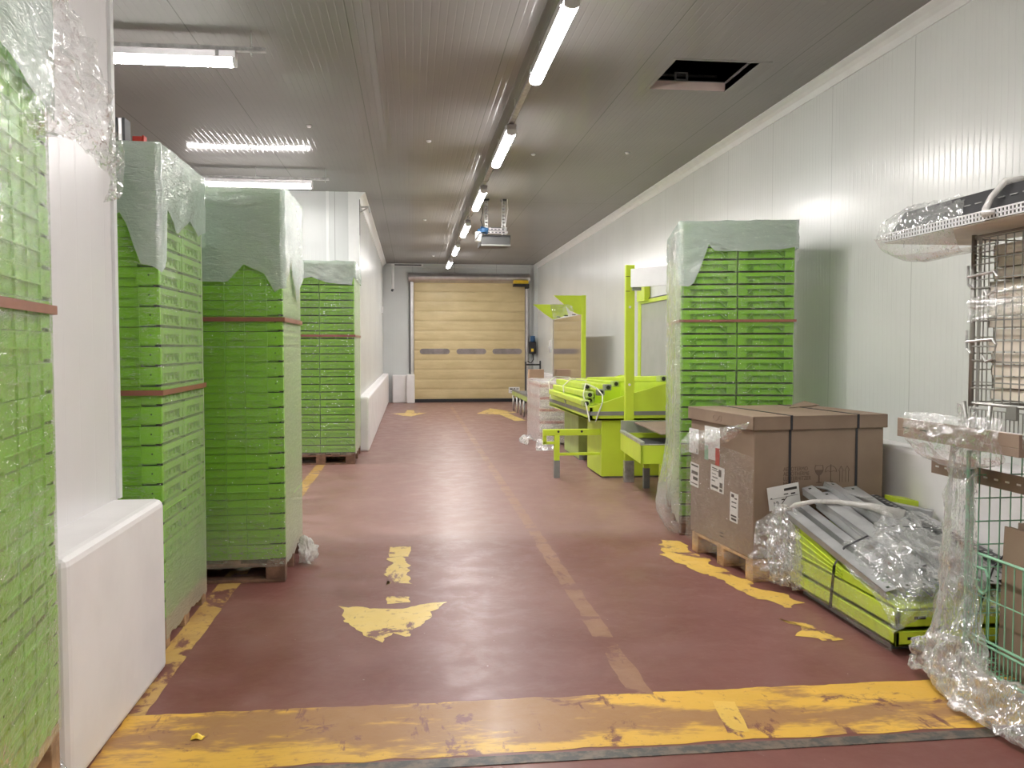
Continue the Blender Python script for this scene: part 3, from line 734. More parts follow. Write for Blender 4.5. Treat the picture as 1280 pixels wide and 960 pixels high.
# stack in the nearest bay (turned: long faces look at the aisle)
a0 = math.radians(8)
_c = Vector((-1.13, 2.88, 0)) - Matrix.Rotation(a0, 3, 'Z') @ Vector((.86, 1.2, 0))
O0 = tuple(_c)
pallet((O0[0], O0[1], 0), .86, 1.2, 'lower pallet under the nearest crate stack, beside the white curb', 'wood', a0)
pallet((O0[0], O0[1], .1445), .86, 1.2, 'upper pallet carrying the nearest crate stack', 'wood', a0)
stack(O0, a0, [(.435, .0, 1, 'nearer column,'), (.435, .605, 1, 'farther column,')], 22, 'stack before the partition', 'green crates of the nearest stack', .291)
wrap(O0, a0, .86, 1.2, .291 + 22 * CH, .27, 'filmleft', 'glittering stretch film around the nearest crate stack', 1, amp=.012)
cover(O0, a0, .86, 1.2, 2.60, lambda s, t: .30 + (.12 * math.sin(t * 7) if s != 1 else pw(t, [(0, .06), (.6, .04), (1., .12)])), 'cloudy pale sheet on top of the nearest crate stack', 3)
strap(O0, a0, .86, 1.2, 1.60, .028, 'brown band around the nearest crate stack')

# first stack behind the partition
O1 = (-1.206 - 1.205, 4.36, 0)
pallet((O1[0], O1[1], 0), 1.2, .86, 'pallet under the crate stack just behind the white partition')
n1 = 24
stack(O1, 0, [(.604, 0, 0, 'aisle front column,'), (.604, .43, 0, 'aisle rear column,'), (0, 0, 0, 'inner front column,')], n1, 'stack just behind the partition', 'green crates of the stack behind the partition')
T1 = .146 + n1 * CH
wrap(O1, 0, 1.2, .86, T1, .06, 'film', 'clear stretch film around the stack just behind the partition', 5, flare=.03)
cover(O1, 0, 1.2, .86, T1, lambda s, t: pw(t, [(0, .4), (.72, .44), (.76, .38), (.86, .33), (.92, .58), (1., .60)]) if s == 0 else (pw(t, [(0, .62), (.07, .58), (.12, .30), (.3, .40), (.6, .30), (.8, .36), (1, .30)]) if s == 1 else .4), 'cloudy torn sheet over the stack just behind the partition', 6)
strap(O1, 0, 1.2, .86, 1.262, .026, 'brown band around the stack just behind the partition')

# second stack
O2 = (-.80 - 1.205, 5.58, 0)
pallet((O2[0], O2[1], 0), 1.2, .86, 'dark pallet under the tall middle crate stack of the row', 'wooddark')
n2 = 24
stack(O2, 0, [(.604, 0, 0, 'aisle front column,'), (.604, .43, 0, 'aisle rear column,'), (0, 0, 0, 'inner front column,')], n2, 'tall middle stack', 'green crates of the tall middle stack')
T2 = .146 + n2 * CH + .03
wrap(O2, 0, 1.2, .86, T2, .10, 'film', 'clear stretch film around the tall middle crate stack', 11, flare=.03, amp=.012)
cover(O2, 0, 1.2, .86, T2, lambda s, t: pw(t, [(0, .6), (.72, .60), (.80, .50), (.9, .55), (.95, .66), (1., .62)]) if s == 0 else (pw(t, [(0, .64), (.3, .45), (.6, .7), (1, .5)]) if s == 1 else .5), 'large cloudy sheet over the tall middle crate stack', 12)
strap(O2, 0, 1.2, .86, 1.655, .028, 'brown band around the tall middle crate stack')

# third stack
O3 = (-.715 - .86, 11.1, 0)
pallet((O3[0], O3[1], 0), .86, 1.2, 'pallet under the farthest crate stack on the corridor side', 'wooddark')
n3 = 25
stack(O3, 0, [(.435, 0, 1, 'aisle front column,'), (.435, .605, 1, 'aisle rear column,'), (0, 0, 1, 'inner front column,')], n3, 'farthest stack', 'green crates of the farthest stack')
T3 = .146 + n3 * CH
wrap(O3, 0, .86, 1.2, T3, .12, 'film', 'clear stretch film around the farthest crate stack', 15, flare=.02, amp=.014)
cover(O3, 0, .86, 1.2, T3, lambda s, t: pw(t, [(0, .28), (.4, .2), (.65, .28), (.95, .30), (1, .1)]) if s == 0 else .22, 'cloudy sheet over the farthest crate stack', 16)
strap(O3, 0, .86, 1.2, 1.62, .028, 'brown band around the farthest crate stack')

# stack on the other side behind the cardboard box
a4 = -math.radians(12.5)
O4 = (2.112, 6.61, 0)
pallet((O4[0], O4[1], 0), .86, 1.2, 'pallet under the crate stack behind the cardboard box', 'wooddark', a4)
n4 = 24
stack(O4, a4, [(0, 0, 1, 'front aisle column,'), (.435, 0, 1, 'front wall column,'), (0, .605, 1, 'rear column,')], n4, 'stack behind the box', 'green crates of the stack behind the box')
T4 = .146 + n4 * CH
wrap(O4, a4, .86, 1.2, T4, .08, 'film', 'clear stretch film around the stack behind the cardboard box', 21, flare=.03)
cover(O4, a4, .86, 1.2, T4, lambda s, t: pw(t, [(0, .50), (.08, .51), (.12, .49), (.18, .36), (.25, .18), (.30, .23), (.5, .235), (.8, .23), (1, .20)]) if s == 0 else (.22 if s != 3 else pw(t, [(0, .2), (.9, .3), (1, .5)])), 'cloudy torn sheet over the stack behind the cardboard box', 22)
strap(O4, a4, .86, 1.2, 1.69, .02, 'brown band around the stack behind the cardboard box')
# twisted film on that stack's aisle face
R4 = Matrix.Translation(Vector(O4)) @ Matrix.Rotation(a4, 4, 'Z')
def q4(x, y, z): return R4 @ Vector((x, y, z))
rows = []
for z, o_ in ((2.42, .015), (2.2, .02), (1.8, .02), (1.3, .02), (.9, .025), (.6, .04), (.35, .09), (.12, .12), (.03, .08)):
    rows.append([q4(.012, -.045, z), q4(-.03 - o_ * .5, .0, z), q4(-o_ - .01, .3, z), q4(-o_ - .01, .8, z), q4(-.02, 1.2, z)])
o = sheet('film_drape', rows, 60, 90, .012, 9, 'filmdiag', 31, aniso=(1, 1.4, .9), ridge=.6)
tag(o, 'twisted folds of clear film down the aisle face of the stack behind the box', 'plastic film')

# red beam end resting on the stack behind the partition
t = thing('racking_beam', 'short red steel beam end with dark bracket lying on top of a crate stack', 'beam', (-1.6, 4.44, T1 + .03), world=True)
zt = T1 + .04
sub(t, 'beam', MB().box(-2.2, -1.42, 4.42, 4.47, zt, zt + .06), 'red', .004)
sub(t, 'end_bracket', MB().box(-1.42, -1.40, 4.40, 4.49, zt - .01, zt + .10).box(-1.38, -1.365, 4.40, 4.49, zt - .01, zt + .10), 'darkgrey', .003)
sub(t, 'chrome_plate', MB().box(-1.40, -1.38, 4.41, 4.48, zt - .01, zt + .10), 'alu', .003)
tag(MB().box(-1.335, -1.29, 4.41, 4.46, T1 + .028, T1 + .055).box(-1.29, -1.28, 4.41, 4.46, T1 + .028, T1 + .06).build('beam_clip', 'red', bevel=.003), 'tiny red clip lying on top of the stack behind the partition', 'clip')

# big loose bag hanging off the nearest stack
rows = [[(-1.42, 2.50, 2.68), (-1.25, 2.62, 2.70), (-1.13, 2.86, 2.68), (-1.10, 2.98, 2.66)],
        [(-1.22, 2.48, 2.62), (-1.16, 2.64, 2.58), (-1.08, 2.90, 2.50), (-1.02, 3.02, 2.50)],
        [(-1.20, 2.50, 2.45), (-1.12, 2.68, 2.42), (-1.05, 2.90, 2.36), (-.97, 3.02, 2.34)],
        [(-1.20, 2.52, 2.28), (-1.11, 2.70, 2.25), (-1.05, 2.90, 2.22), (-.96, 3.01, 2.18)],
        [(-1.21, 2.58, 2.18), (-1.12, 2.72, 2.13), (-1.06, 2.90, 2.15), (-.95, 3.00, 2.05)]]
o = sheet('film_drape', rows, 50, 50, .028, 6, 'filmbag', 41, ridge=1., smooth=False)
tag(o, 'loose crumpled clear film hanging from the top of the nearest stack', 'plastic film')
rows = [[(-.975, 2.99, 2.2), (-.94, 3.0, 2.2)], [(-.985, 2.99, 2.1), (-.935, 3.0, 2.1)], [(-.98, 2.99, 2.03), (-.945, 3.0, 2.0)], [(-1.0, 2.99, 1.97), (-.965, 3.0, 1.98)]]
o = sheet('film_tail', rows, 16, 30, .012, 16, 'filmbag', 43, ridge=.8)
tag(o, 'thin torn tail of clear film dangling beside the partition edge', 'plastic film')
rows = [[(-1.235, 2.9, .17), (-1.20, 2.97, .17), (-1.2, 3.0, .16)], [(-1.21, 2.85, .08), (-1.15, 2.93, .1), (-1.13, 2.96, .1)], [(-1.18, 2.8, .01), (-1.10, 2.90, .01), (-1.08, 2.96, .01)]]
o = sheet('film_tail', rows, 20, 20, .01, 14, 'filmthick', 45, ridge=.8)
tag(o, 'bunched film at the foot of the nearest pallet against the curb', 'plastic film')
# torn film lump at the middle stack's pallet
rows = [[(-.80, 6.2, .13), (-.74, 6.15, .16), (-.70, 6.2, .12)], [(-.78, 6.08, .15), (-.72, 6.05, .18), (-.66, 6.1, .10)], [(-.78, 6.0, .08), (-.70, 5.98, .10), (-.65, 6.05, .04)], [(-.78, 6.0, .01), (-.71, 5.96, .02), (-.68, 6.02, .01)]]
o = sheet('film_scrap', rows, 24, 24, .02, 16, 'filmrope', 47, ridge=.8)
tag(o, 'white lump of torn film beside the tall middle stack pallet', 'plastic film')

# ------------------------------------------------------------------ cardboard box on its pallet
ab = math.radians(6.5)
OB = Vector((2.15, 5.22, 0))
RB = Matrix.Translation(OB) @ Matrix.Rotation(ab, 4, 'Z')
BW, BD, BH = .93, .93, 1.055
pallet((OB.x, OB.y, 0), BW, .90, 'light new pallet under the big cardboard box', 'woodlight', ab)
box = thing('cardboard_box', 'big brown lidded cardboard box on a pallet with shipping labels', 'box', OB, ab)
sub(box, 'body', MB().box(.0, BW, .0, BD, .148, BH - .02), 'card', .006)
m = MB().box(-.018, BW + .018, -.018, BD + .018, BH - .012, BH + .004)
m.box(-.018, BW + .018, -.018, -.006, BH - .085, BH).box(-.018, BW + .018, BD + .006, BD + .018, BH - .085, BH).box(-.018, -.006, -.018, BD + .018, BH - .085, BH).box(BW + .006, BW + .018, -.018, BD + .018, BH - .085, BH)
lid = sub(box, 'lid', m, 'card', .004)
sub(box, 'lid_flap', MB().prism([(.60, .6, BH + .004), (BW - .12, .9, BH + .004), (BW - .02, .9, BH + .03), (BW + .01, .75, BH + .01)], (0, 0, .004)), 'card')
sub(box, 'lid_mark', MB().tube([(-.0205, .50 + .035 * math.cos(a), BH - .045 + .02 * math.sin(a)) for a in [k * PI / 6 for k in range(13)]], .0012, 5).tube([(-.0205, .43 + .02 * math.cos(a), BH - .045 + .02 * math.sin(a)) for a in [k * PI / 6 for k in range(13)]], .0012, 5), 'inkbrown')
for x in (.24, .72):
    m = MB().box(x, x + .016, -.0215, -.0185, BH - .085, BH + .007).box(x, x + .016, -.006, -.002, .05, BH - .084).box(x, x + .016, -.02, BD + .02, BH + .0045, BH + .0075).box(x, x + .016, BD + .002, BD + .022, .05, BH + .007).box(x, x + .016, -.02, -.002, BH - .0872, BH - .084)
    tagm = sub(box, 'strap', m, 'strapblack')
# printing on the front
R0 = (PI / 2, 0, 0)
MAT['inkprint'] = simple('dark_box_print', (.13, .085, .06), .7)
text(box, 'print_text', 'AEROTERMO\nAEROTHERME\nLUFTERHITZER\nHEATER', .036, (.205, -.0008, .705), R0, 'inkprint', sx=.82)
gl = MB()
def ring(m, cx, cz, pts, th=.003, y=-.001, close=False):
    P = [(cx + a, y, cz + b) for a, b in pts]
    for p, q in zip(P, P[1:]): m.bar(p, q, th, .0016, (0, 1, 0)) if False else m.tube([p, q], th / 2, 5)
ring(gl, .46, .66, [(-.026, .075), (.026, .075)]); ring(gl, .46, .66, [(-.026, .075), (-.03, .05), (-.025, .03), (-.012, .014), (0, .01), (.012, .014), (.025, .03), (.03, .05), (.026, .075)])
gl.prism([(.46 + a, -.0012, .66 + b) for a, b in ((-.029, .045), (-.025, .03), (-.012, .014), (0, .01), (.012, .014), (.025, .03), (.029, .045))], (0, .001, 0))
gl.box(.455, .465, -.0012, 0, .625, .672).box(.44, .48, -.0012, 0, .62, .626)
sub(box, 'glass_symbol', gl, 'inkprint')
um = MB(); ring(um, .545, .69, [(.042 * math.cos(a), .04 * math.sin(a)) for a in [k * PI / 8 for k in range(9)]]); ring(um, .545, .69, [(-.042, 0), (-.021, .008), (0, 0), (.021, .008), (.042, 0)]); ring(um, .545, .69, [(0, .048), (0, -.06), (.007, -.068), (.014, -.06)], .005)
sub(box, 'umbrella_symbol', um, 'inkprint')
ar = MB()
for x in (.62, .665): ring(ar, x, .62, [(-.010, 0), (-.010, .075), (-.018, .075), (0, .105), (.018, .075), (.010, .075), (.010, 0)], .0028)
sub(box, 'arrow_symbol', ar, 'inkprint')
re = MB().tube([(.46 + .016 * math.cos(a), -.001, .585 + .016 * math.sin(a)) for a in [k * PI / 6 for k in range(13)]], .004, 5)
sub(box, 'round_symbol', re, 'inkprint')
# labels stuck on the aisle face: local x = 0 plane, facing -x
def side_label(name, y0, y1, z0, z1, lines, mat='paper', tilt=0., txt=None):
    lab = sub(box, name, MB().box(-.0035, -.0015, y0, y1, z0, z1, Matrix.Translation((0, (y0 + y1) / 2, (z0 + z1) / 2)) @ Matrix.Rotation(tilt, 4, 'X') @ Matrix.Translation((0, -(y0 + y1) / 2, -(z0 + z1) / 2))), mat)
    mm = MB()
    for (a, b, c, d) in lines: mm.box(-.0042, -.0034, lerp(y1, y0, b), lerp(y1, y0, a), lerp(z0, z1, c), lerp(z0, z1, d), Matrix.Translation((0, (y0 + y1) / 2, (z0 + z1) / 2)) @ Matrix.Rotation(tilt, 4, 'X') @ Matrix.Translation((0, -(y0 + y1) / 2, -(z0 + z1) / 2)))
    q = mm.build('label_print', 'ink', lab, local=True)
    return lab
small = [(.1, .5, .86, .9), (.1, .7, .78, .81), (.1, .4, .64, .67), (.15, .55, .5, .54), (.1, .35, .36, .4)]
side_label('shipping_label', .40, .60, .50, .675, small + [(.6, .8, .62, .9), (.7, .9, .2, .4), (.1, .6, .10, .2), (.7, .9, .05, .16)], tilt=.05)
side_label('shipping_label', .79, .93, .48, .65, [(.1, .9, .86, .93), (.15, .9, .52, .66), (.35, .9, .28, .42), (.1, .9, .1, .14)], tilt=.05)
side_label('shipping_label', .20, .31, .335, .53, [(.15, .5, .84, .95), (.55, .85, .8, .85), (.2, .8, .66, .7), (.2, .8, .5, .54), (.15, .85, .18, .24), (.2, .85, .06, .14)], tilt=.03)
side_label('document_pouch', .47, .70, .80, .94, [], 'white')
side_label('green_card_patch', .64, .70, .70, .80, [], MAT['wiregreen'])
side_label('red_card_patch', .47, .53, .68, .80, [], 'red')
side_label('pale_card_patch', .53, .64, .71, .80, [], 'white')
side_label('document_pouch', .80, .955, .72, .90, [(.8, .9, .05, .22)], 'white')
side_label('corner_sticker', .38, .47, .19, .25, [(.2, .8, .2, .3), (.2, .8, .6, .7)], 'card')
# big paper label hooked over the near corner, facing the viewer
lab = sub(box, 'address_label', MB().box(-.155, .155, -.0012, .0012, -.065, .065, Matrix.Translation((.20, -.020, .545)) @ Matrix.Rotation(-.14, 4, 'Y') @ Matrix.Rotation(.0, 4, 'X') @ Matrix.Translation((0, 0, 0)) @ Matrix.Diagonal((.72, 1, 1.15, 1))), 'paper')
lab['label'] = 'white paper label with large handwritten 12'
ML = Matrix.Translation((.20, -.0225, .545)) @ Matrix.Rotation(-.14, 4, 'Y')
pm = MB().box(.005, .095, -.001, .001, .036, .052, Matrix.Translation((0, 0, 0)) @ ML).box(-.10, .10, -.001, .001, -.003, -.0015, ML)
for i, (a, b, c, d) in enumerate(((.0, .03, .012, .018), (.05, .08, .008, .016), (-.02, .0, -.02, -.012), (-.095, -.085, .0, .006))): pm.box(a, b, -.001, .001, c, d, ML)
pm.bar(ML @ Vector((-.02, 0, -.04)), ML @ Vector((.02, 0, -.002)), .004, .002, (0, 1, 0))
pm.build('label_print', 'ink', lab, local=True)
tx = text(None, 'label_print', '12', .045, (0, 0, 0), ML @ Matrix.Translation((-.085, -.001, -.052)) @ Matrix.Rotation(PI / 2, 4, 'X'), 'ink')
tx.parent = lab

# film on the box: drape at the upper left corner and diagonal veil on the aisle face
def qb(x, y, z): return RB @ Vector((x, y, z))
rows = [[qb(-.02, .02, 1.02), qb(-.03, .12, 1.00), qb(-.03, .3, .97), qb(-.03, .5, .93), qb(-.03, .9, .88)],
        [qb(-.024, .02, 1.00), qb(-.04, .2, .93), qb(-.06, .45, .86), qb(-.07, .65, .84), qb(-.05, .95, .80)],
        [qb(-.024, .03, .99), qb(-.03, .25, .89), qb(-.05, .5, .80), qb(-.08, .7, .76), qb(-.06, .97, .70)]]
o = sheet('film_drape', rows, 70, 30, .012, 13, 'filmbag', 51, ridge=.7)
tag(o, 'bunched clear film swag below the lid of the cardboard box', 'plastic film')
rows = [[qb(-.012, -.01, .80), qb(-.02, .3, .82), qb(-.02, .7, .84), qb(-.02, .96, .86)], [qb(-.012, -.01, .45), qb(-.022, .3, .45), qb(-.024, .7, .45), qb(-.02, .96, .45)],
        [qb(-.012, -.01, .20), qb(-.03, .3, .20), qb(-.03, .7, .20), qb(-.02, .96, .20)], [qb(-.02, .02, .06), qb(-.05, .3, .09), qb(-.05, .7, .07), qb(-.03, .96, .10)]]
o = sheet('stretch_film', rows, 70, 70, .006, 9, 'filmbox', 53)
tag(o, 'thin clear film over the labelled face of the cardboard box', 'stretch film')
rows = [[qb(.0, -.03, .40), qb(.10, -.06, .47), qb(.22, -.14, .52)], [qb(-.03, -.05, .25), qb(.08, -.14, .33), qb(.22, -.26, .42)], [qb(-.06, -.03, .12), qb(.03, -.2, .15), qb(.17, -.34, .20)], [qb(-.04, -.02, .03), qb(.06, -.2, .05), qb(.16, -.34, .08)]]
o = sheet('film_drape', rows, 24, 26, .018, 8, 'filmbag', 55, ridge=.8, smooth=False)
tag(o, 'clear film stretched between the cardboard box corner and the lime bundle', 'plastic film')

# ------------------------------------------------------------------ lime bundle with metal profiles
t = thing('panel_bundle', 'lime green sloping trays stacked low on the floor under grey profiles', 'metal trays', (2.75, 4.45, 0), world=True)
X0, X1 = 2.31, 3.17
for i, (z0, z1, dx) in enumerate(((0., .075, .0), (.08, .17, .012), (.175, 1., .02))):
    yn, yf = 3.86 + dx, 5.03 - dx * .5
    if i < 2: prof = [(yn, z0 + .055), (yf, z0 + .055), (yf, z1 + .05), (yn, z1 + .05)]
    else: prof = [(yn, .225), (yf, .225), (yf, .43), (4.4, .29), (yn, .235)]
    mm = MB()
    th = .018
    mm.prism([(X0 + dx, y, z) for y, z in prof], (th, 0, 0)).prism([(X1 - dx - th, y, z) for y, z in prof], (th, 0, 0))
    zt0 = prof[0][1]; 
    mm.box(X0 + dx, X1 - dx, yn, yn + th, zt0, prof[-1][1]).box(X0 + dx, X1 - dx, yf - th, yf, zt0, prof[2][1]).box(X0 + dx, X1 - dx, yn, yf, zt0, zt0 + .012)
    mm.mi = 1
    if i == 1: mm.box(X0 + .10, X0 + .16, yn - .002, yn, z0 + .10, z0 + .115)
    if i == 0: mm.box(X0 + .06, X0 + .12, yn - .002, yn, z0 + .085, z0 + .10).box(X0 + .085, X0 + .095, yn - .002, yn, z0 + .06, z0 + .09)
    sub(t, 'tray', mm, ['lime', 'black'], .004)
mm = MB()
for k in range(4):
    a = k / 4
    mm.prism([(X0 + .012, 5.0, .24 + .045 * k), (X0 + .012, 4.42, .235 + .014 * k), (X0 + .012, 4.42, .241 + .014 * k), (X0 + .012, 5.0, .246 + .045 * k)], (.008, 0, 0))
sub(t, 'pressed_rib', mm, 'lime')
sub(t, 'runner', MB().box(2.36, 2.46, 3.98, 4.95, 0, .055), 'grey'); sub(t, 'runner', MB().box(3.0, 3.1, 3.98, 4.95, 0, .055), 'grey')
sub(t, 'lower_skin', MB().box(X0 + .01, X1 - .01, 3.87, 5.0, .05, .058), 'grey')
def channel(a, b, wd, ht, roll=0.):
    a, b = Vector(a), Vector(b); d = (b - a).normalized(); x = d.cross(Vector((0, 0, 1))).normalized(); z = x.cross(d)
    m = Matrix((x, d, z)).transposed() @ Matrix.Rotation(roll, 3, 'Y'); m = m.to_4x4(); m.translation = a; L = (b - a).length
    mb = MB(); T = .003
    mb.box(-wd / 2, wd / 2, 0, L, ht - T, ht, m).box(-wd / 2, -wd / 2 + T, 0, L, 0, ht, m).box(wd / 2 - T, wd / 2, 0, L, 0, ht, m)
    mb.box(-wd / 2, -wd / 2 + .014, 0, L, 0, T, m).box(wd / 2 - .014, wd / 2, 0, L, 0, T, m)
    mb.box(-wd / 2, wd / 2, 0, .004, ht * .4, ht, m)
    mb.mi = 1
    for y in (.03, L - .04): mb.box(-.008, .008, y, y + .016, ht, ht + .0008, m)
    return mb
profs = [  # x far, y far, z far, x near, y near, z near, w, h, roll
    (2.335, 5.12, .455, 2.36, 3.98, .255, .065, .045, .25), (2.43, 5.16, .47, 2.44, 3.95, .265, .06, .05, .1), (2.52, 5.05, .50, 2.50, 3.92, .275, .08, .05, -.1),
    (2.60, 5.18, .53, 2.60, 3.96, .285, .075, .05, .15), (2.70, 5.06, .49, 2.69, 3.93, .28, .08, .045, -.2), (2.50, 5.20, .565, 2.56, 4.06, .345, .07, .05, .25),
    (2.79, 5.15, .49, 2.78, 3.98, .285, .07, .05, .1), (2.88, 5.02, .46, 2.87, 3.94, .28, .08, .045, -.1), (2.66, 5.25, .59, 2.72, 4.10, .36, .08, .04, -.15),
    (2.97, 5.10, .43, 2.96, 4.0, .28, .07, .05, .2), (3.06, 5.04, .41, 3.05, 3.96, .27, .06, .045, 0), (2.80, 5.24, .565, 2.86, 4.2, .345, .09, .035, .1)]
order = sorted(range(len(profs)), key=lambda i: profs[i][0])
for i, p in enumerate(profs):
    up_ = 'upper layer' if p[2] > .55 or i in (11,) else 'lower layer'
    same = [j for j in order if (profs[j][2] > .55) == (p[2] > .55)]
    rk = same.index(i)
    o = channel(p[0:3], p[3:6], p[6], p[7], p[8]).build('metal_profile', ['profile', 'holeshade'])
    tag(o, f'grey channel profile, {ORD[rk]} from the aisle in the {up_} of the lime bundle', 'metal profile', 'grey profiles on the lime bundle')
o = MB().bar((2.95, 5.22, .53), (3.10, 4.05, .345), .055, .012).build('perforated_bar', 'steel')
m = MB().bar((2.95, 5.22, .53), (3.10, 4.05, .345), .06, .03)
bpy.data.objects.remove(o)
t = thing('perforated_bar', 'dark perforated metal bar on top of the lime bundle, wall side', 'metal bar', (2.95, 5.2, .5), world=True)
sub(t, 'bar', m, 'darkgrey')
m = MB()
for k in range(34):
    p = Vector((2.95, 5.20, .5475)).lerp(Vector((3.10, 4.07, .3625)), k / 33); m.box(p.x - .018, p.x - .004, p.y - .009, p.y + .009, p.z - .001, p.z + .0015)
sub(t, 'slot', m, 'steel')['kind'] = 'stuff'
m = MB().bar((3.12, 5.18, .47), (3.15, 4.4, .36), .09, .03).bar((3.0, 5.1, .50), (3.19, 4.95, .47), .05, .04)
tag(m.build('metal_bracket', 'profile', bevel=.003), 'short grey bracket pieces at the wall side of the lime bundle', 'metal bracket')
tag(MB().prism([(3.02, 5.10, .06), (3.19, 5.10, .06), (3.19, 5.10, .52), (3.05, 5.10, .54)], (0, .16, 0)).build('lime_tray_end', 'lime', bevel=.004), 'upright lime green tray end behind the lime bundle against the wall curb', 'metal tray')
# flat plate sticking up at the far end
tag(MB().prism([(2.56, 5.24, .60), (2.70, 5.20, .60), (2.80, 4.95, .572), (2.75, 4.93, .575)], (0, 0, .006)).build('metal_plate', 'profile'), 'thin grey metal plate lying slanted on top of the profiles', 'metal plate')
# strap, rope of film, film over the near part
m = MB()
P = [(2.302, 4.50, .05), (2.302, 4.46, .30), (2.36, 4.46, .40), (2.50, 4.46, .46), (2.66, 4.5, .50), (2.90, 4.52, .48), (3.15, 4.55, .36), (3.18, 4.55, .05)]
for a, b in zip(P, P[1:]): m.bar(a, b, .016, .003, (0, 1, 0) if abs(a[2] - b[2]) > .1 and abs(a[0] - b[0]) < .05 else (0, 0, 1))
tag(m.build('strap_band', 'strapblack'), 'black strap tied round the lime bundle and its profiles', 'strap')
o = MB().tube([(2.30, 5.10, .47), (2.34, 5.02, .53), (2.42, 4.94, .565), (2.52, 4.85, .575), (2.66, 4.75, .565), (2.80, 4.62, .53)], [.012, .016, .013, .014, .022, .036], 10).build('film_rope', 'filmrope', smooth=True)
tag(o, 'white twisted rope of film lying across the grey profiles', 'plastic film')
rows = [[(2.36, 4.50, .40), (2.52, 4.55, .50), (2.72, 4.62, .56), (3.0, 4.7, .52)], [(2.29, 4.32, .33), (2.48, 4.30, .49), (2.72, 4.38, .50), (3.0, 4.5, .46)],
        [(2.28, 4.10, .28), (2.44, 4.05, .43), (2.68, 4.1, .43), (2.95, 4.2, .40)], [(2.28, 3.90, .20), (2.42, 3.86, .33), (2.62, 3.86, .32), (2.90, 3.88, .30)],
        [(2.28, 3.83, .12), (2.40, 3.82, .20), (2.60, 3.82, .18), (2.85, 3.83, .2)]]
o = sheet('film_drape', rows, 90, 80, .034, 4.5, 'filmbag', 61, ridge=1.1)
tag(o, 'large crumple of clear film over the near half of the lime bundle', 'plastic film')
rows = [[(2.295, 5.08, .44), (2.293, 4.8, .36), (2.29, 4.5, .27), (2.288, 4.2, .24), (2.285, 3.86, .22)], [(2.27, 5.08, .25), (2.288, 4.8, .2), (2.285, 4.5, .17), (2.28, 4.2, .15), (2.27, 3.84, .13)],
        [(2.25, 5.06, .08), (2.28, 4.8, .07), (2.28, 4.5, .06), (2.28, 4.2, .05), (2.27, 3.84, .03)]]
o = sheet('film_drape', rows, 120, 40, .010, 9, 'filmbox', 63, ridge=.5)
tag(o, 'clear film clinging to the aisle side of the lime bundle', 'plastic film')
rows = [[(2.26, 5.16, .52), (2.30, 5.06, .52), (2.31, 4.98, .49)], [(2.20, 5.12, .35), (2.28, 5.0, .36), (2.30, 4.9, .34)], [(2.18, 5.08, .18), (2.26, 4.95, .18), (2.29, 4.85, .16)], [(2.20, 5.04, .04), (2.27, 4.95, .03), (2.30, 4.86, .03)]]
o = sheet('film_drape', rows, 20, 30, .022, 9, 'filmthick', 65, ridge=.9, smooth=False)
tag(o, 'gathered clear film hanging at the far corner of the lime bundle', 'plastic film')

# ------------------------------------------------------------------ wire cages
cx, cy, CW, CL = 2.42, 2.30, .80, 1.20
def grid(m, o, a, b, na, nb, rad=.0028):
    """wires on a plane: origin o, edge vectors a and b"""
    o, a, b = Vector(o), Vector(a), Vector(b)
    for i in range(na + 1): m.tube([o + a * i / na, o + a * i / na + b], rad, 5)
    for j in range(nb + 1): m.tube([o + b * j / nb, o + b * j / nb + a], rad, 5)
    return m
t = thing('wire_cage', 'green wire mesh pallet cage standing on the floor at the front', 'cage', (cx, cy, 0), world=True)
for x in (cx, cx + CW):
    for y in (cy, cy + CL):
        m = MB().tube([(x, y, .0), (x, y, 1.045)], .011, 8)
        if x == cx and y > 3: m.tube([(x - .018, y - .02, .1), (x - .018, y - .02, 1.03)], .006, 6).tube([(x + .02, y, .1), (x + .02, y, 1.03)], .006, 6)
        sub(t, 'corner_post', m, 'wiregreen')
m = grid(MB(), (cx, cy, .25), (0, CL, 0), (0, 0, .36), 24, 2, .003); m.tube([(cx, cy, .61), (cx, cy + CL, .61)], .007, 6).tube([(cx, cy, .25), (cx, cy + CL, .25)], .006, 6)
grid(m, (cx, cy, .12), (0, CL, 0), (0, 0, .11), 48, 1, .0028); m.tube([(cx, cy, .23), (cx, cy + CL, .23)], .006, 6).tube([(cx, cy, .12), (cx, cy + CL, .12)], .007, 6)
sub(t, 'side_gate', m, 'wiregreen')
sub(t, 'end_panel', grid(MB(), (cx, cy + CL, .12), (CW, 0, 0), (0, 0, .92), 16, 9, .003), 'wiregreen')
sub(t, 'end_panel', grid(MB(), (cx, cy, .12), (CW, 0, 0), (0, 0, .92), 16, 9, .003), 'wiregreen')
sub(t, 'side_panel', grid(MB(), (cx + CW, cy, .12), (0, CL, 0), (0, 0, .92), 24, 9, .003), 'wiregreen')
sub(t, 'base_mesh', grid(MB(), (cx, cy, .12), (CW, 0, 0), (0, CL, 0), 16, 24, .003), 'wiregreen')
lx = cx - .012
m = MB().tube([(lx, cy + 1.12, .555), (lx, cy + 1.06, .555), (lx, cy + 1.045, .53), (lx, cy + 1.05, .47), (lx, cy + 1.07, .45), (lx, cy + 1.10, .455), (lx, cy + 1.12, .48), (lx, cy + 1.115, .54)], .0055, 6)
m.tube([(lx, cy + 1.2, .56), (lx, cy + 1.12, .556)], .005, 6).tube([(lx, cy + 1.2, .50), (lx, cy + 1.1, .50)], .005, 6)
sub(t, 'latch', m, 'wiregreen')
for z in (.22, .40, .62, .8, .95): sub(t, 'hinge_ring', MB().tube([(cx + .016 * math.cos(a) - .01, cy + CL - .01, z + .006 * math.sin(a)) for a in [k * PI / 4 for k in range(9)]] , .004, 5), 'wiregreen')
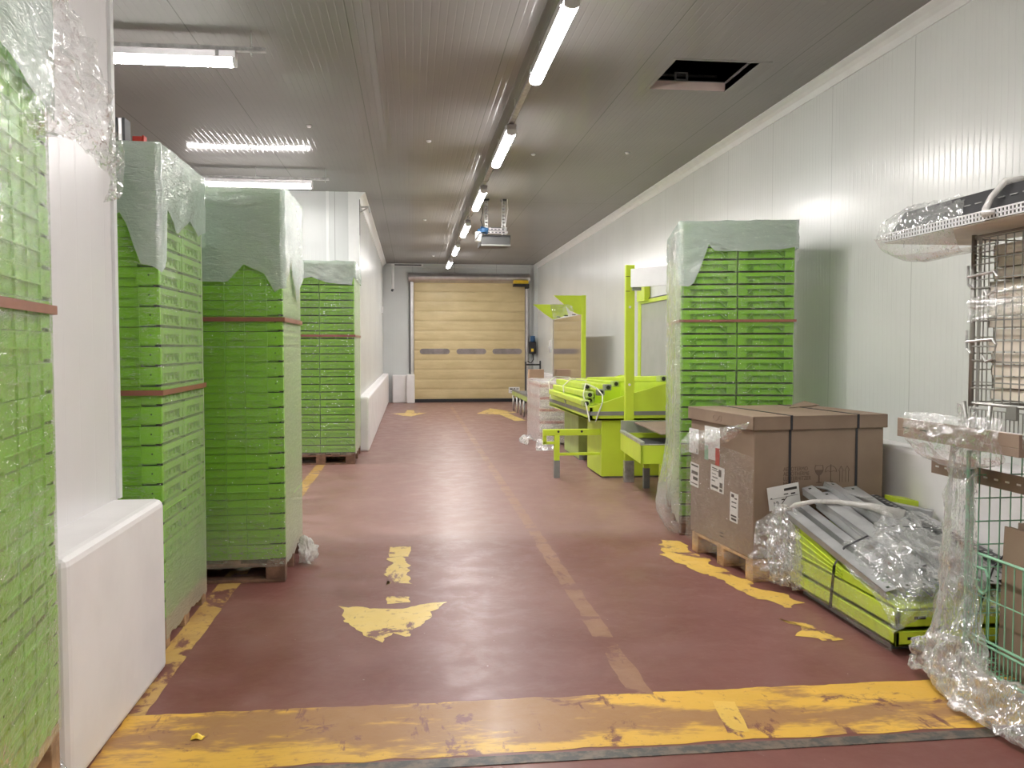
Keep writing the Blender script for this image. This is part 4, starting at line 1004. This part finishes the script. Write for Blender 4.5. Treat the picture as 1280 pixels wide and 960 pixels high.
t = thing('wire_cage', 'grey wire mesh cage stacked on top of the green one', 'cage', (cx, cy, 1.06), world=True)
m = MB()
for x in (cx, cx + CW):
    for y in (cy, cy + CL):
        s1 = 1 if y > 3 else -1
        m = MB().tube([(x, y, 1.24), (x, y, 1.98)], .011, 8)
        if x == cx and y > 3: m.tube([(x + .03, y, 1.24), (x + .03, y, 1.97)], .007, 6).tube([(x, y - .04, 1.24), (x, y - .04, 1.97)], .006, 6)
        sub(t, 'corner_post', m, 'wiregrey')
        m = MB().tube([(x - .01, y + .03 * s1, 1.26), (x - .005, y + .01 * s1, 1.12), (x, y - .02 * s1, 1.07), (x, y - .08 * s1, 1.06), (x, y - .11 * s1, 1.09), (x, y - .13 * s1, 1.25)], .009, 7)
        sub(t, 'foot', m, 'wiregrey')
m = grid(MB(), (cx, cy, 1.26), (0, CL, 0), (0, 0, .70), 24, 8, .003); m.tube([(cx, cy, 1.255), (cx, cy + CL, 1.255)], .007, 6).tube([(cx, cy, 1.97), (cx, cy + CL, 1.97)], .006, 6)
for z in (1.32, 1.44, 1.50, 1.62, 1.75, 1.85, 1.90, 1.93): m.tube([(cx - .004, cy + CL - .16, z), (cx - .004, cy + CL, z)], .0035, 5)
sub(t, 'side_panel', m, 'wiregrey')
m = grid(MB(), (cx, cy, 1.145), (0, CL, 0), (0, 0, .085), 48, 1, .0028); m.tube([(cx, cy, 1.145), (cx, cy + CL - .1, 1.145)], .006, 6)
sub(t, 'bottom_grille', m, 'wiregrey')
sub(t, 'end_panel', grid(MB(), (cx, cy + CL, 1.26), (CW, 0, 0), (0, 0, .70), 16, 10, .003), 'wiregrey')
sub(t, 'end_panel', grid(MB(), (cx, cy, 1.26), (CW, 0, 0), (0, 0, .70), 16, 10, .003), 'wiregrey')
sub(t, 'side_panel', grid(MB(), (cx + CW, cy, 1.26), (0, CL, 0), (0, 0, .70), 24, 10, .003), 'wiregrey')
sub(t, 'base_mesh', grid(MB(), (cx, cy, 1.25), (CW, 0, 0), (0, CL, 0), 16, 24, .003), 'wiregrey')
for z in (1.80, 1.52):
    m = MB().tube([(lx, cy + 1.22, z + .05), (lx, cy + 1.22, z - .03), (lx, cy + 1.19, z - .05)], .006, 6).tube([(lx, cy + 1.22, z), (lx, cy + 1.05, z + .01), (lx, cy + 1.03, z - .01), (lx, cy + 1.04, z - .07), (lx, cy + 1.09, z - .085), (lx, cy + 1.11, z - .06)], .006, 6)
    sub(t, 'latch', m, 'steel')
sub(t, 'corner_plate', MB().box(cx - .012, cx + .004, cy + .90, cy + .96, 1.20, 1.26), 'wiregrey', .003)
# beige shelves lying flat in the upper cage
names = ORD
ns = 13
for i in range(ns):
    z = 1.275 + i * .051
    dy = random.uniform(-.03, .03); dx = random.uniform(0, .02)
    m = MB().box(cx + .045 + dx, cx + .72, cy + .06, cy + 1.15 + dy, z + .034, z + .044).box(cx + .045 + dx, cx + .055 + dx, cy + .06, cy + 1.15 + dy, z, z + .04).box(cx + .045 + dx, cx + .72, cy + 1.14 + dy, cy + 1.15 + dy, z, z + .04).box(cx + .71, cx + .72, cy + .06, cy + 1.15 + dy, z, z + .04)
    tag(m.build('shelf_panel', 'beige', bevel=.002), f'beige folded-edge shelf, {ordi(ns - 1 - i, ns)} in the grey wire cage', 'shelf', 'beige shelves in the grey cage')
tag(MB().box(cx + .08, cx + .7, cy + .1, cy + .9, 1.942, 1.962).build('shelf_panel', 'darkgrey', bevel=.002), 'dark grey shelf lying uppermost in the grey wire cage', 'shelf')
# cartons folded flat in the lower cage
for i, (x, y0, y1, z0, z1, ln, lb) in enumerate(((2.47, 2.36, 3.36, .13, .74, .02, 'brown flattened carton closest to the green cage gate'), (2.50, 2.36, 3.33, .13, .76, .03, 'brown flattened carton, second from the green cage gate'),
        (2.54, 2.36, 3.30, .13, .73, .04, 'brown flattened carton, third from the green cage gate'))):
    m = MB().prism([(x, y0, z0), (x + .008, y0, z0), (x + ln + .008, y0, z1), (x + ln, y0, z1)], (0, y1 - y0, 0)); m.prism([(x + .012, y0, z0), (x + .02, y0, z0), (x + ln + .02, y0, z1), (x + ln + .012, y0, z1)], (0, y1 - y0 - .01, 0))
    tag(m.build('flattened_carton', 'card'), lb, 'cardboard', 'flattened cartons in the green cage')
for i, (x, lb) in enumerate(((2.64, 'tall brown carton sheet tilted outwards in the green cage'), (2.675, 'second tall tilted carton sheet in the green cage'), (2.71, 'third tall tilted carton sheet, farthest inside the green cage'))):
    m = MB().prism([(x, 3.33 - .02 * i, .92), (x, 3.20, .62), (x, 3.1, .14), (x, 2.40, .14), (x, 2.40, .98), (x, 3.2, 1.0)], (.012, 0, 0))
    tag(m.build('flattened_carton', 'card'), lb, 'cardboard', 'flattened cartons in the green cage')
# long perforated shelf with dark trough on top of the cages
t = thing('perforated_shelf', 'long beige shelf with perforated white edge lying atop the grey cage', 'shelf', (2.26, 2.3, 2.0), world=True)
sub(t, 'shelf_board', MB().box(2.27, 2.72, 2.2, 3.95, 1.992, 2.000), 'beige')
m = MB()
for z in (1.998, 2.0155, 2.033): m.box(2.258, 2.262, 2.2, 3.95, z, z + .0055)
for k in range(82):
    y = 2.2 + k * .0216; m.box(2.258, 2.262, y, y + .0085, 2.0, 2.036)
sub(t, 'perforated_edge', m, 'white'); sub(t, 'edge_core', MB().box(2.268, 2.275, 2.2, 3.95, 1.998, 2.036), 'holeshade')
t = thing('metal_trough', 'black slotted metal trough resting on the perforated shelf', 'metal trough', (2.3, 2.3, 2.04), world=True)
m = MB().prism([(2.28, 2.2, 2.038), (2.31, 2.2, 2.038), (2.36, 2.2, 2.135), (2.35, 2.2, 2.14)], (0, 1.72, 0)).prism([(2.28, 2.2, 2.038), (2.6, 2.2, 2.038), (2.6, 2.2, 2.044), (2.28, 2.2, 2.044)], (0, 1.72, 0)).prism([(2.60, 2.2, 2.038), (2.606, 2.2, 2.038), (2.606, 2.2, 2.13), (2.60, 2.2, 2.13)], (0, 1.72, 0))
sub(t, 'trough_body', m, 'black')
m = MB()
for k in range(24): m.box(2.307, 2.312, 2.25 + k * .07, 2.29 + k * .07, 2.085, 2.089)
sub(t, 'slot', m, 'grey')['kind'] = 'stuff'
rows = [[(2.36, 3.99, 2.16), (2.37, 3.85, 2.17), (2.37, 3.65, 2.16), (2.37, 3.48, 2.15)], [(2.27, 3.99, 2.10), (2.29, 3.85, 2.11), (2.30, 3.62, 2.10), (2.31, 3.42, 2.10)], [(2.24, 3.98, 2.01), (2.245, 3.85, 2.02), (2.25, 3.6, 2.035), (2.255, 3.36, 2.045)]]
o = sheet('film_wrap', rows, 50, 16, .012, 11, 'filmbag', 71, ridge=.8, smooth=False)
tag(o, 'bunched clear film round the tip of the black trough', 'plastic film')
rows = [[(2.24, 4.0, 2.02), (2.245, 3.8, 2.0), (2.25, 3.6, 1.995), (2.25, 3.4, 2.0)], [(2.30, 3.98, 1.95), (2.28, 3.8, 1.90), (2.28, 3.6, 1.885), (2.30, 3.4, 1.90)], [(2.45, 3.97, 1.95), (2.40, 3.8, 1.91), (2.40, 3.6, 1.90), (2.42, 3.4, 1.92)], [(2.66, 3.96, 1.98), (2.7, 3.8, 1.97), (2.7, 3.6, 1.96), (2.7, 3.42, 1.96)]]
o = sheet('film_wrap', rows, 50, 40, .006, 6, 'filmbag', 73)
tag(o, 'clear film sagging below the overhanging perforated shelf', 'plastic film')
o = MB().tube([(2.40, 3.18, 2.16), (2.33, 3.19, 2.15), (2.28, 3.20, 2.09), (2.25, 3.19, 2.04), (2.235, 3.17, 2.02), (2.245, 3.13, 2.02)], [.012, .014, .012, .014, .018, .006], 8).build('film_tie', 'filmrope', smooth=True)
tag(o, 'twisted film tie knotted over the black trough and perforated shelf', 'plastic film')
rows = [[(2.395, 2.5, 1.74), (2.39, 2.9, 1.76), (2.39, 3.3, 1.73), (2.40, 3.5, 1.70)], [(2.39, 2.5, 1.66), (2.385, 2.9, 1.69), (2.39, 3.3, 1.68), (2.40, 3.5, 1.66)], [(2.395, 2.5, 1.58), (2.39, 2.9, 1.60), (2.39, 3.3, 1.62), (2.40, 3.5, 1.60)]]
o = sheet('film_band', rows, 70, 20, .008, 12, 'filmbag', 75, ridge=.6, aniso=(1, .3, 2.5))
tag(o, 'band of clear film stretched over the mesh of the grey cage', 'stretch film')
# brown boards sticking out between and through the cages
t = thing('brown_board', 'brown slotted board jutting out between the two cages', 'board', (2.35, 3.0, 1.06), world=True)
sub(t, 'board', MB().box(2.35, 2.62, 3.1, 3.95, 1.065, 1.10).box(2.35, 2.365, 3.1, 3.95, 1.10, 1.155), 'brownboard', .002)
sub(t, 'slot', MB().box(2.348, 2.350, 3.85, 3.90, 1.108, 1.114).box(2.348, 2.350, 3.7, 3.76, 1.108, 1.114), 'holeshade')
t = thing('brown_board', 'flat brown metal strip with pale slots poking out of the green cage', 'board', (2.5, 3.0, .89), world=True)
sub(t, 'strip', MB().box(2.50, 2.506, 2.75, 3.90, .890, .962), 'brownboard')
m = MB()
for k in range(16): m.box(2.4985, 2.50, 3.84 - k * .07, 3.865 - k * .07, .922, .930)
sub(t, 'slot', m, 'white')['kind'] = 'stuff'
sub(t, 'castor', MB().tube([(2.485, 3.18, .93), (2.50, 3.18, .93)], .042, 20).tube([(2.48, 3.18, .93), (2.486, 3.18, .93)], .014, 10), 'black')
rows = [[(2.33, 3.86, 1.19), (2.33, 3.7, 1.20), (2.34, 3.5, 1.20), (2.36, 3.2, 1.21)], [(2.31, 3.84, 1.12), (2.30, 3.7, 1.12), (2.32, 3.5, 1.12), (2.34, 3.2, 1.13)], [(2.33, 3.82, 1.05), (2.32, 3.68, 1.0), (2.33, 3.5, .98), (2.35, 3.2, 1.02)], [(2.42, 3.82, 1.04), (2.42, 3.68, .99), (2.43, 3.52, .97), (2.45, 3.5, .99)]]
o = sheet('film_wrap', rows, 70, 50, .010, 9, 'filmbag', 77, ridge=.6)
tag(o, 'clear film wrapped round the brown board between the cages', 'plastic film')
# film column and the heap it makes on the floor
rows = [[(2.435, 3.60, 1.24), (2.41, 3.56, 1.24), (2.40, 3.48, 1.22), (2.405, 3.44, 1.2)],
        [(2.43, 3.62, 1.0), (2.37, 3.57, 1.0), (2.385, 3.48, 1.0), (2.40, 3.43, .98)],
        [(2.40, 3.64, .70), (2.35, 3.57, .7), (2.37, 3.46, .7), (2.40, 3.42, .7)],
        [(2.38, 3.66, .42), (2.32, 3.56, .42), (2.34, 3.42, .4), (2.38, 3.36, .4)],
        [(2.36, 3.68, .22), (2.29, 3.55, .2), (2.30, 3.38, .2), (2.36, 3.25, .2)],
        [(2.34, 3.68, .08), (2.26, 3.55, .07), (2.25, 3.35, .07), (2.30, 3.2, .08)]]
o = sheet('film_fall', rows, 44, 90, .030, 5, 'filmthick', 81, ridge=1.1, aniso=(2.2, 2.2, .25))
tag(o, 'tall gathered fall of clear film down the corner of the cages', 'plastic film')
rows = [[(2.40, 3.62, .20), (2.40, 3.4, .20), (2.40, 3.2, .16), (2.40, 3.0, .18), (2.40, 2.6, .17)],
        [(2.30, 3.66, .20), (2.31, 3.4, .24), (2.32, 3.2, .19), (2.32, 2.95, .17), (2.32, 2.6, .16)],
        [(2.25, 3.66, .12), (2.25, 3.38, .14), (2.25, 3.15, .12), (2.26, 2.92, .11), (2.26, 2.6, .11)],
        [(2.27, 3.68, .03), (2.21, 3.35, .03), (2.18, 3.10, .03), (2.20, 2.9, .03), (2.2, 2.6, .03)],
        [(2.32, 3.68, .02), (2.27, 3.35, .015), (2.24, 3.10, .015), (2.25, 2.9, .015), (2.25, 2.6, .015)]]
o = sheet('film_heap', rows, 100, 60, .026, 4.5, 'filmthick', 83, ridge=1.1)
tag(o, 'heap of crumpled clear film on the floor round the green cage foot', 'plastic film')
tag(MB().tube([(2.62, 3.56, .06), (2.55, 3.62, .25), (2.62, 3.60, .5), (2.75, 3.62, .62), (2.9, 3.62, .60), (3.1, 3.60, .66)], .004, 6).build('black_cable', 'black'), 'thin black cable looping behind the green cage mesh', 'cable')

# ------------------------------------------------------------------ lime checkout furniture
LB = 'lime'
t = thing('tube_barrier', 'low lime green tube frame on legs in front of the sloping counter', 'frame', (2.0, 9.7, 0), world=True)
sub(t, 'top_rail', MB().box(1.485, 2.34, 9.67, 9.73, .485, .555), LB, .004)
sub(t, 'lower_rail', MB().box(1.66, 2.34, 9.68, 9.72, .255, .285), LB, .003)
sub(t, 'end_return', MB().box(1.485, 1.525, 9.68, 9.72, .39, .485).box(1.485, 1.62, 9.68, 9.72, .385, .415), LB, .003)
sub(t, 'leg', MB().box(1.615, 1.675, 9.67, 9.73, .20, .485), LB, .003); sub(t, 'foot_sleeve', MB().box(1.612, 1.678, 9.667, 9.733, 0, .20), 'grey', .003)
for x in (1.66, 1.93, 2.20): sub(t, 'bolt_hole', MB().tube([(x, 9.668, .53), (x, 9.671, .53)], .014, 10), 'black')
t = thing('display_post', 'tall lime green post with white sign panel at its top', 'post', (2.385, 9.3, 0), world=True)
sub(t, 'post', MB().box(2.335, 2.435, 9.27, 9.33, .24, 2.39), LB, .004); sub(t, 'foot_sleeve', MB().box(2.33, 2.44, 9.265, 9.335, 0, .24), 'steel', .004)
for z in (2.1, 2.26): sub(t, 'clamp_line', MB().box(2.334, 2.38, 9.268, 9.27, z, z + .006), 'black')
for z in (1.93, 1.08): sub(t, 'bolt', MB().tube([(2.38, 9.262, z), (2.38, 9.27, z)], .014, 10), 'white')
sub(t, 'sign_panel', MB().prism([(2.385, 9.26, 2.145), (3.0, 8.45, 2.145), (3.0, 8.45, 2.345), (2.385, 9.26, 2.345)], (.025, .02, 0)), 'trim')
sub(t, 'sign_bracket', MB().box(2.40, 2.50, 9.24, 9.28, 2.11, 2.145), 'steel')
# sloping counter
t = thing('sloping_counter', 'large lime green counter with sloping sides and grey stripe', 'counter', (2.5, 10.5, 0), world=True)
yn, yf, xl, xr = 9.55, 12.4, 2.0, 3.05
m = MB().prism([(xl, yn, .665), (xr, yn, .665), (xr, yn, 1.10), (2.93, yn, 1.09), (2.37, yn, .935), (xl, yn, .81)], (0, .03, 0))
m.prism([(xl, yn, .665), (xl, yn, .81), (xl, yf, .80), (xl, yf, .64)], (.03, 0, 0)).prism([(xr, yn, .665), (xr, yn, 1.10), (xr, yf, 1.08), (xr, yf, .64)], (.03, 0, 0))
m.prism([(xl, yf, .64), (xr, yf, .64), (xr, yf, 1.08), (xl, yf, .80)], (0, .03, 0)).prism([(xl, yn, .665), (xr, yn, .665), (xr, yf, .655), (xl, yf, .655)], (0, 0, .02))
sub(t, 'trough', m, LB)
sub(t, 'stripe', MB().box(xl - .004, xr, yn - .006, yn, .72, .765).prism([(xl - .004, yn - .006, .72), (xl - .004, yn - .006, .765), (xl - .004, yf, .745), (xl - .004, yf, .70)], (.006, 0, 0)), 'grey')
sub(t, 'pedestal', MB().box(2.145, 3.0, 9.6, 10.4, .02, .665), LB, .004); sub(t, 'pedestal', MB().box(2.19, 3.0, 11.2, 12.25, .02, .655), 'limedull', .004)
sub(t, 'plinth', MB().box(2.17, 3.0, 9.62, 10.38, 0, .03), 'grey'); sub(t, 'plinth', MB().box(2.2, 3.0, 11.18, 12.22, 0, .10), 'grey')
sub(t, 'back_panel', MB().box(3.0, 3.04, 10.4, 11.2, 0, .655), 'grey')
# tubes on the counter
tubes = [((2.0, 9.75, .845), (1.98, 12.1, .86), 'lowest'), ((2.10, 10.05, .86), (2.07, 12.25, .87), ''), ((2.20, 10.4, .87), (2.2, 12.3, .88), ''), ((2.07, 9.90, .935), (2.02, 12.0, .93), ''), ((2.25, 10.1, .95), (2.18, 12.15, .95), ''),
         ((2.12, 10.3, 1.01), (2.10, 12.2, 1.0), ''), ((2.38, 10.3, 1.0), (2.28, 12.2, 1.0), ''), ((2.55, 10.6, 1.03), (2.4, 12.3, 1.0), ''), ((2.95, 9.9, 1.12), (2.50, 12.0, 1.03), '')]
tl = ['lowest lime tube nearest the grey striped rim of the counter', 'second lime tube along the counter rim, lower layer', 'third lime tube from the counter rim, lower layer', 'lime tube resting on the lowest rim tube', 'lime tube in the middle layer with dark round end',
      'lime tube topmost at the aisle side of the pile', 'short lime tube with grey sleeve end in the pile', 'lime tube half hidden behind the tall post', 'long lime tube rising to the wall side above the counter']
for (a, b, _), lb in zip(tubes, tl):
    t = thing('metal_tube', lb, 'metal tube', a, world=True, group='lime tubes on the sloping counter')
    sub(t, 'tube', MB().bar(a, b, .085, .07), LB, .012)
    d = (Vector(a) - Vector(b)).normalized()
    sub(t, 'end_cap', MB().tube([Vector(a), Vector(a) + d * .012], .026, 10), 'black')
    sub(t, 'end_sleeve', MB().bar(Vector(a) - d * .0 + d * .008, Vector(a) - d * .10, .089, .074), 'grey' if 'sleeve' in lb or 'middle' in lb else 'limedull', .012)
for y, lb in ((9.62, 'pale strap looped over the near end of the lime tubes'), (11.0, 'pale strap round the middle of the lime tubes'), (12.2, 'pale strap at the far end of the lime tubes')):
    m = MB(); P = [(xl + (.02 if y > 9.7 else -.006), y - (.08 if y < 9.7 else 0), .655), (xl - .012, y + .1, .80), (1.99, y + .25, .98), (2.10, y + .3, 1.06), (2.3, y + .3, 1.05), (2.38, y + .15, .96), (2.18, yn - .012 if y < 9.7 else y + .1, .87)]
    if y < 9.7: P = [(1.99, 9.53, .655), (1.98, 9.66, .82), (2.0, 9.95, .93), (2.08, 10.2, 1.055), (2.2, 10.12, 1.0), (2.22, 9.9, .93), (2.14, 9.54, .87), (2.06, 9.534, .655)]
    else: P = P[:-1] + [(2.35, y + .1, .9)]
    for a, b in zip(P, P[1:]): m.bar(a, b, .012, .012)
    tag(m.build('strap_band', 'strapclear'), lb, 'strap', 'pale straps on the lime tubes')
# belt table
t = bt = thing('belt_table', 'small lime green belt table with open dark top and grey feet', 'table', (2.155, 7.95, 0), world=True)
m = MB().box(2.155, 2.80, 7.95, 7.98, .385, .57).box(2.155, 2.185, 7.95, 9.1, .385, .57).box(2.77, 2.80, 7.95, 9.1, .385, .57).box(2.155, 2.80, 9.07, 9.1, .385, .57)
sub(t, 'body', m, LB, .003)
sub(t, 'rim', MB().box(2.15, 2.19, 7.945, 9.1, .57, .60).box(2.15, 2.80, 7.945, 7.965, .565, .575), 'steel', .002)
sub(t, 'belt', MB().box(2.19, 2.77, 7.98, 9.07, .50, .515), 'belt')
sub(t, 'back_plate', MB().box(2.16, 2.80, 9.08, 9.11, .50, .70), 'alu', .003)
sub(t, 'cover_plate', MB().prism([(2.30, 9.05, .675), (2.80, 9.0, .69), (2.80, 8.35, .62), (2.46, 8.45, .61)], (0, 0, .012)), 'brownboard')
for x, y in ((2.37, 7.98), (2.40, 8.9), (2.74, 7.98), (2.74, 8.9)):
    l = sub(t, 'leg', MB().box(x - .03, x + .03, y - .03, y + .03, .21, .385), LB, .003); sub(t, 'foot_sleeve', MB().box(x - .033, x + .033, y - .033, y + .033, 0, .215), 'grey', .003)
sub(t, 'brace', MB().box(2.40, 2.74, 7.97, 7.99, .26, .29), LB)
bt.rotation_euler.z = -.073
# panel frame leaning at the wall
t = thing('wall_screen', 'lime framed pale grey panel standing against the wall behind the post', 'panel', (3.28, 11.3, 0), world=True)
sub(t, 'side_post', MB().box(3.25, 3.30, 12.05, 12.2, 0, 2.45), LB, .003)
sub(t, 'side_post', MB().box(3.25, 3.30, 9.9, 9.98, 0, 2.45), LB, .003)
MAT['panelgloss'] = simple('pale_glossy_panel', (.50, .51, .51), .22, .35, var=.05, nscale=2)
sub(t, 'panel', MB().box(3.26, 3.275, 9.98, 12.05, .3, 2.10), 'panelgloss'); sub(t, 'upper_panel', MB().box(3.27, 3.285, 9.98, 12.0, 2.16, 2.5), 'trim')
sub(t, 'cross_rail', MB().box(3.235, 3.27, 9.98, 12.05, 2.10, 2.15), LB); sub(t, 'rail_shadow_gap', MB().box(3.24, 3.27, 9.98, 12.05, 2.15, 2.165), 'black')
sub(t, 'corner_block', MB().box(3.18, 3.26, 11.6, 12.0, 2.13, 2.44), LB, .003)
# mirror screen with header
t = thing('mirror_screen', 'tall lime post with angular lime header and long glossy side panel', 'screen', (2.9, 14.5, 0), world=True)
sub(t, 'post', MB().box(2.86, 2.93, 14.35, 14.42, 0, 2.36), LB, .003)
sub(t, 'header', MB().prism([(2.38, 14.36, 2.355), (2.93, 14.36, 2.355), (2.93, 14.36, 2.03), (2.80, 14.36, 2.04), (2.66, 14.36, 2.10), (2.52, 14.36, 2.24)], (0, .03, 0)), LB)
sub(t, 'side_fin', MB().prism([(2.02, 14.3, 2.20), (2.56, 14.3, 2.20), (2.62, 14.3, 2.03), (2.36, 14.3, 1.95), (2.22, 14.3, 2.04)], (0, .02, 0)), LB)
MAT['mirror'] = simple('polished_panel', (.62, .60, .57), .07, .95, var=.02)
sub(t, 'glossy_panel', MB().box(2.88, 2.90, 14.42, 17.4, .85, 2.04), 'mirror'); sub(t, 'rear_post', MB().box(2.87, 2.92, 17.4, 17.45, 0, 2.04), 'alu')
for k in range(3): sub(t, 'clip', MB().box(2.42 + .13 * k, 2.48 + .13 * k, 14.28, 14.3, 1.985 + .02 * k, 2.0 + .02 * k), 'darkgrey')
rows = [[(2.30, 14.27, 2.20), (2.5, 14.26, 2.21), (2.68, 14.27, 2.18)], [(2.32, 14.24, 2.1), (2.5, 14.22, 2.1), (2.7, 14.25, 2.1)], [(2.36, 14.27, 1.96), (2.5, 14.25, 2.0), (2.68, 14.27, 2.04)]]
o = sheet('film_scrap', rows, 20, 20, .01, 12, 'filmbag', 85); tag(o, 'shiny film stuck on the lime header fins of the mirror screen', 'plastic film')
# wrapped goods
t = thing('wrapped_goods', 'pallet load of white and red cartons under cloudy film before the door', 'wrapped load', (2.35, 13.6, 0), world=True)
for i in range(5):
    m = MB().box(1.95, 2.85, 13.0, 14.25, .02 + i * .185, .02 + i * .185 + .178)
    c = sub(t, 'carton', m, 'trim', .008)
    c2 = MB().box(1.945, 2.855, 12.995, 14.255, .02 + i * .185 + .12, .02 + i * .185 + .155).build('carton_band', 'red', None); c2.data.transform(t.matrix_basis.inverted()); c2.parent = c
o = wrap((1.93, 12.97, 0), 0, .94, 1.31, .965, .02, 'filmpink', 'cloudy pink-white film round the carton load before the door', 91, g=None, amp=.045, flare=.10)
rows = [[(1.92, 13.1, .05), (1.86, 13.3, .06), (1.90, 13.7, .05)], [(1.80, 13.0, .07), (1.76, 13.3, .08), (1.80, 13.7, .05)], [(1.74, 12.9, .01), (1.68, 13.3, .01), (1.76, 13.8, .01)]]
tag(sheet('film_scrap', rows, 30, 30, .03, 9, 'filmthick', 93, ridge=.9), 'torn film lying on the floor beside the wrapped carton load', 'plastic film')
rows = [[(1.90, 12.95, .07), (2.0, 12.9, .08), (2.2, 12.9, .06)], [(1.82, 12.6, .07), (2.0, 12.6, .09), (2.2, 12.65, .05)], [(1.78, 12.2, .01), (1.95, 12.2, .01), (2.1, 12.3, .01)]]
tag(sheet('film_scrap', rows, 30, 30, .03, 9, 'filmthick', 95, ridge=.9), 'torn film on the floor under the sloping counter', 'plastic film')
tag(MB().box(2.45, 2.75, 17.8, 18.1, .456, 1.02).build('brown_carton', 'cardlight', bevel=.006), 'narrow brown carton standing behind the wrapped load', 'carton')
# far conveyor
t = thing('roller_conveyor', 'low lime edged conveyor on grey legs near the tan door', 'conveyor', (2.6, 17.5, 0), world=True)
sub(t, 'side_rail', MB().box(2.36, 2.40, 14.9, 20.2, .36, .46), 'limedull', .003); sub(t, 'side_rail', MB().box(2.80, 2.84, 14.9, 20.2, .36, .46), 'limedull', .003)
sub(t, 'top_bed', MB().box(2.40, 2.80, 14.9, 20.2, .44, .455), 'grey')
sub(t, 'edge_strip', MB().box(2.355, 2.405, 14.9, 20.2, .46, .50), 'grey')
for y in (20.1, 19.4, 18.8, 18.2, 16.2): 
    for x in (2.38, 2.82): sub(t, 'leg', MB().tube([(x, y, 0), (x, y, .36)], .025, 8), 'steel')
sub(t, 'knee_bracket', MB().prism([(2.36, 16.9, 0), (2.36, 17.3, 0), (2.36, 17.0, .36), (2.36, 16.7, .36)], (.04, 0, 0)), 'black')
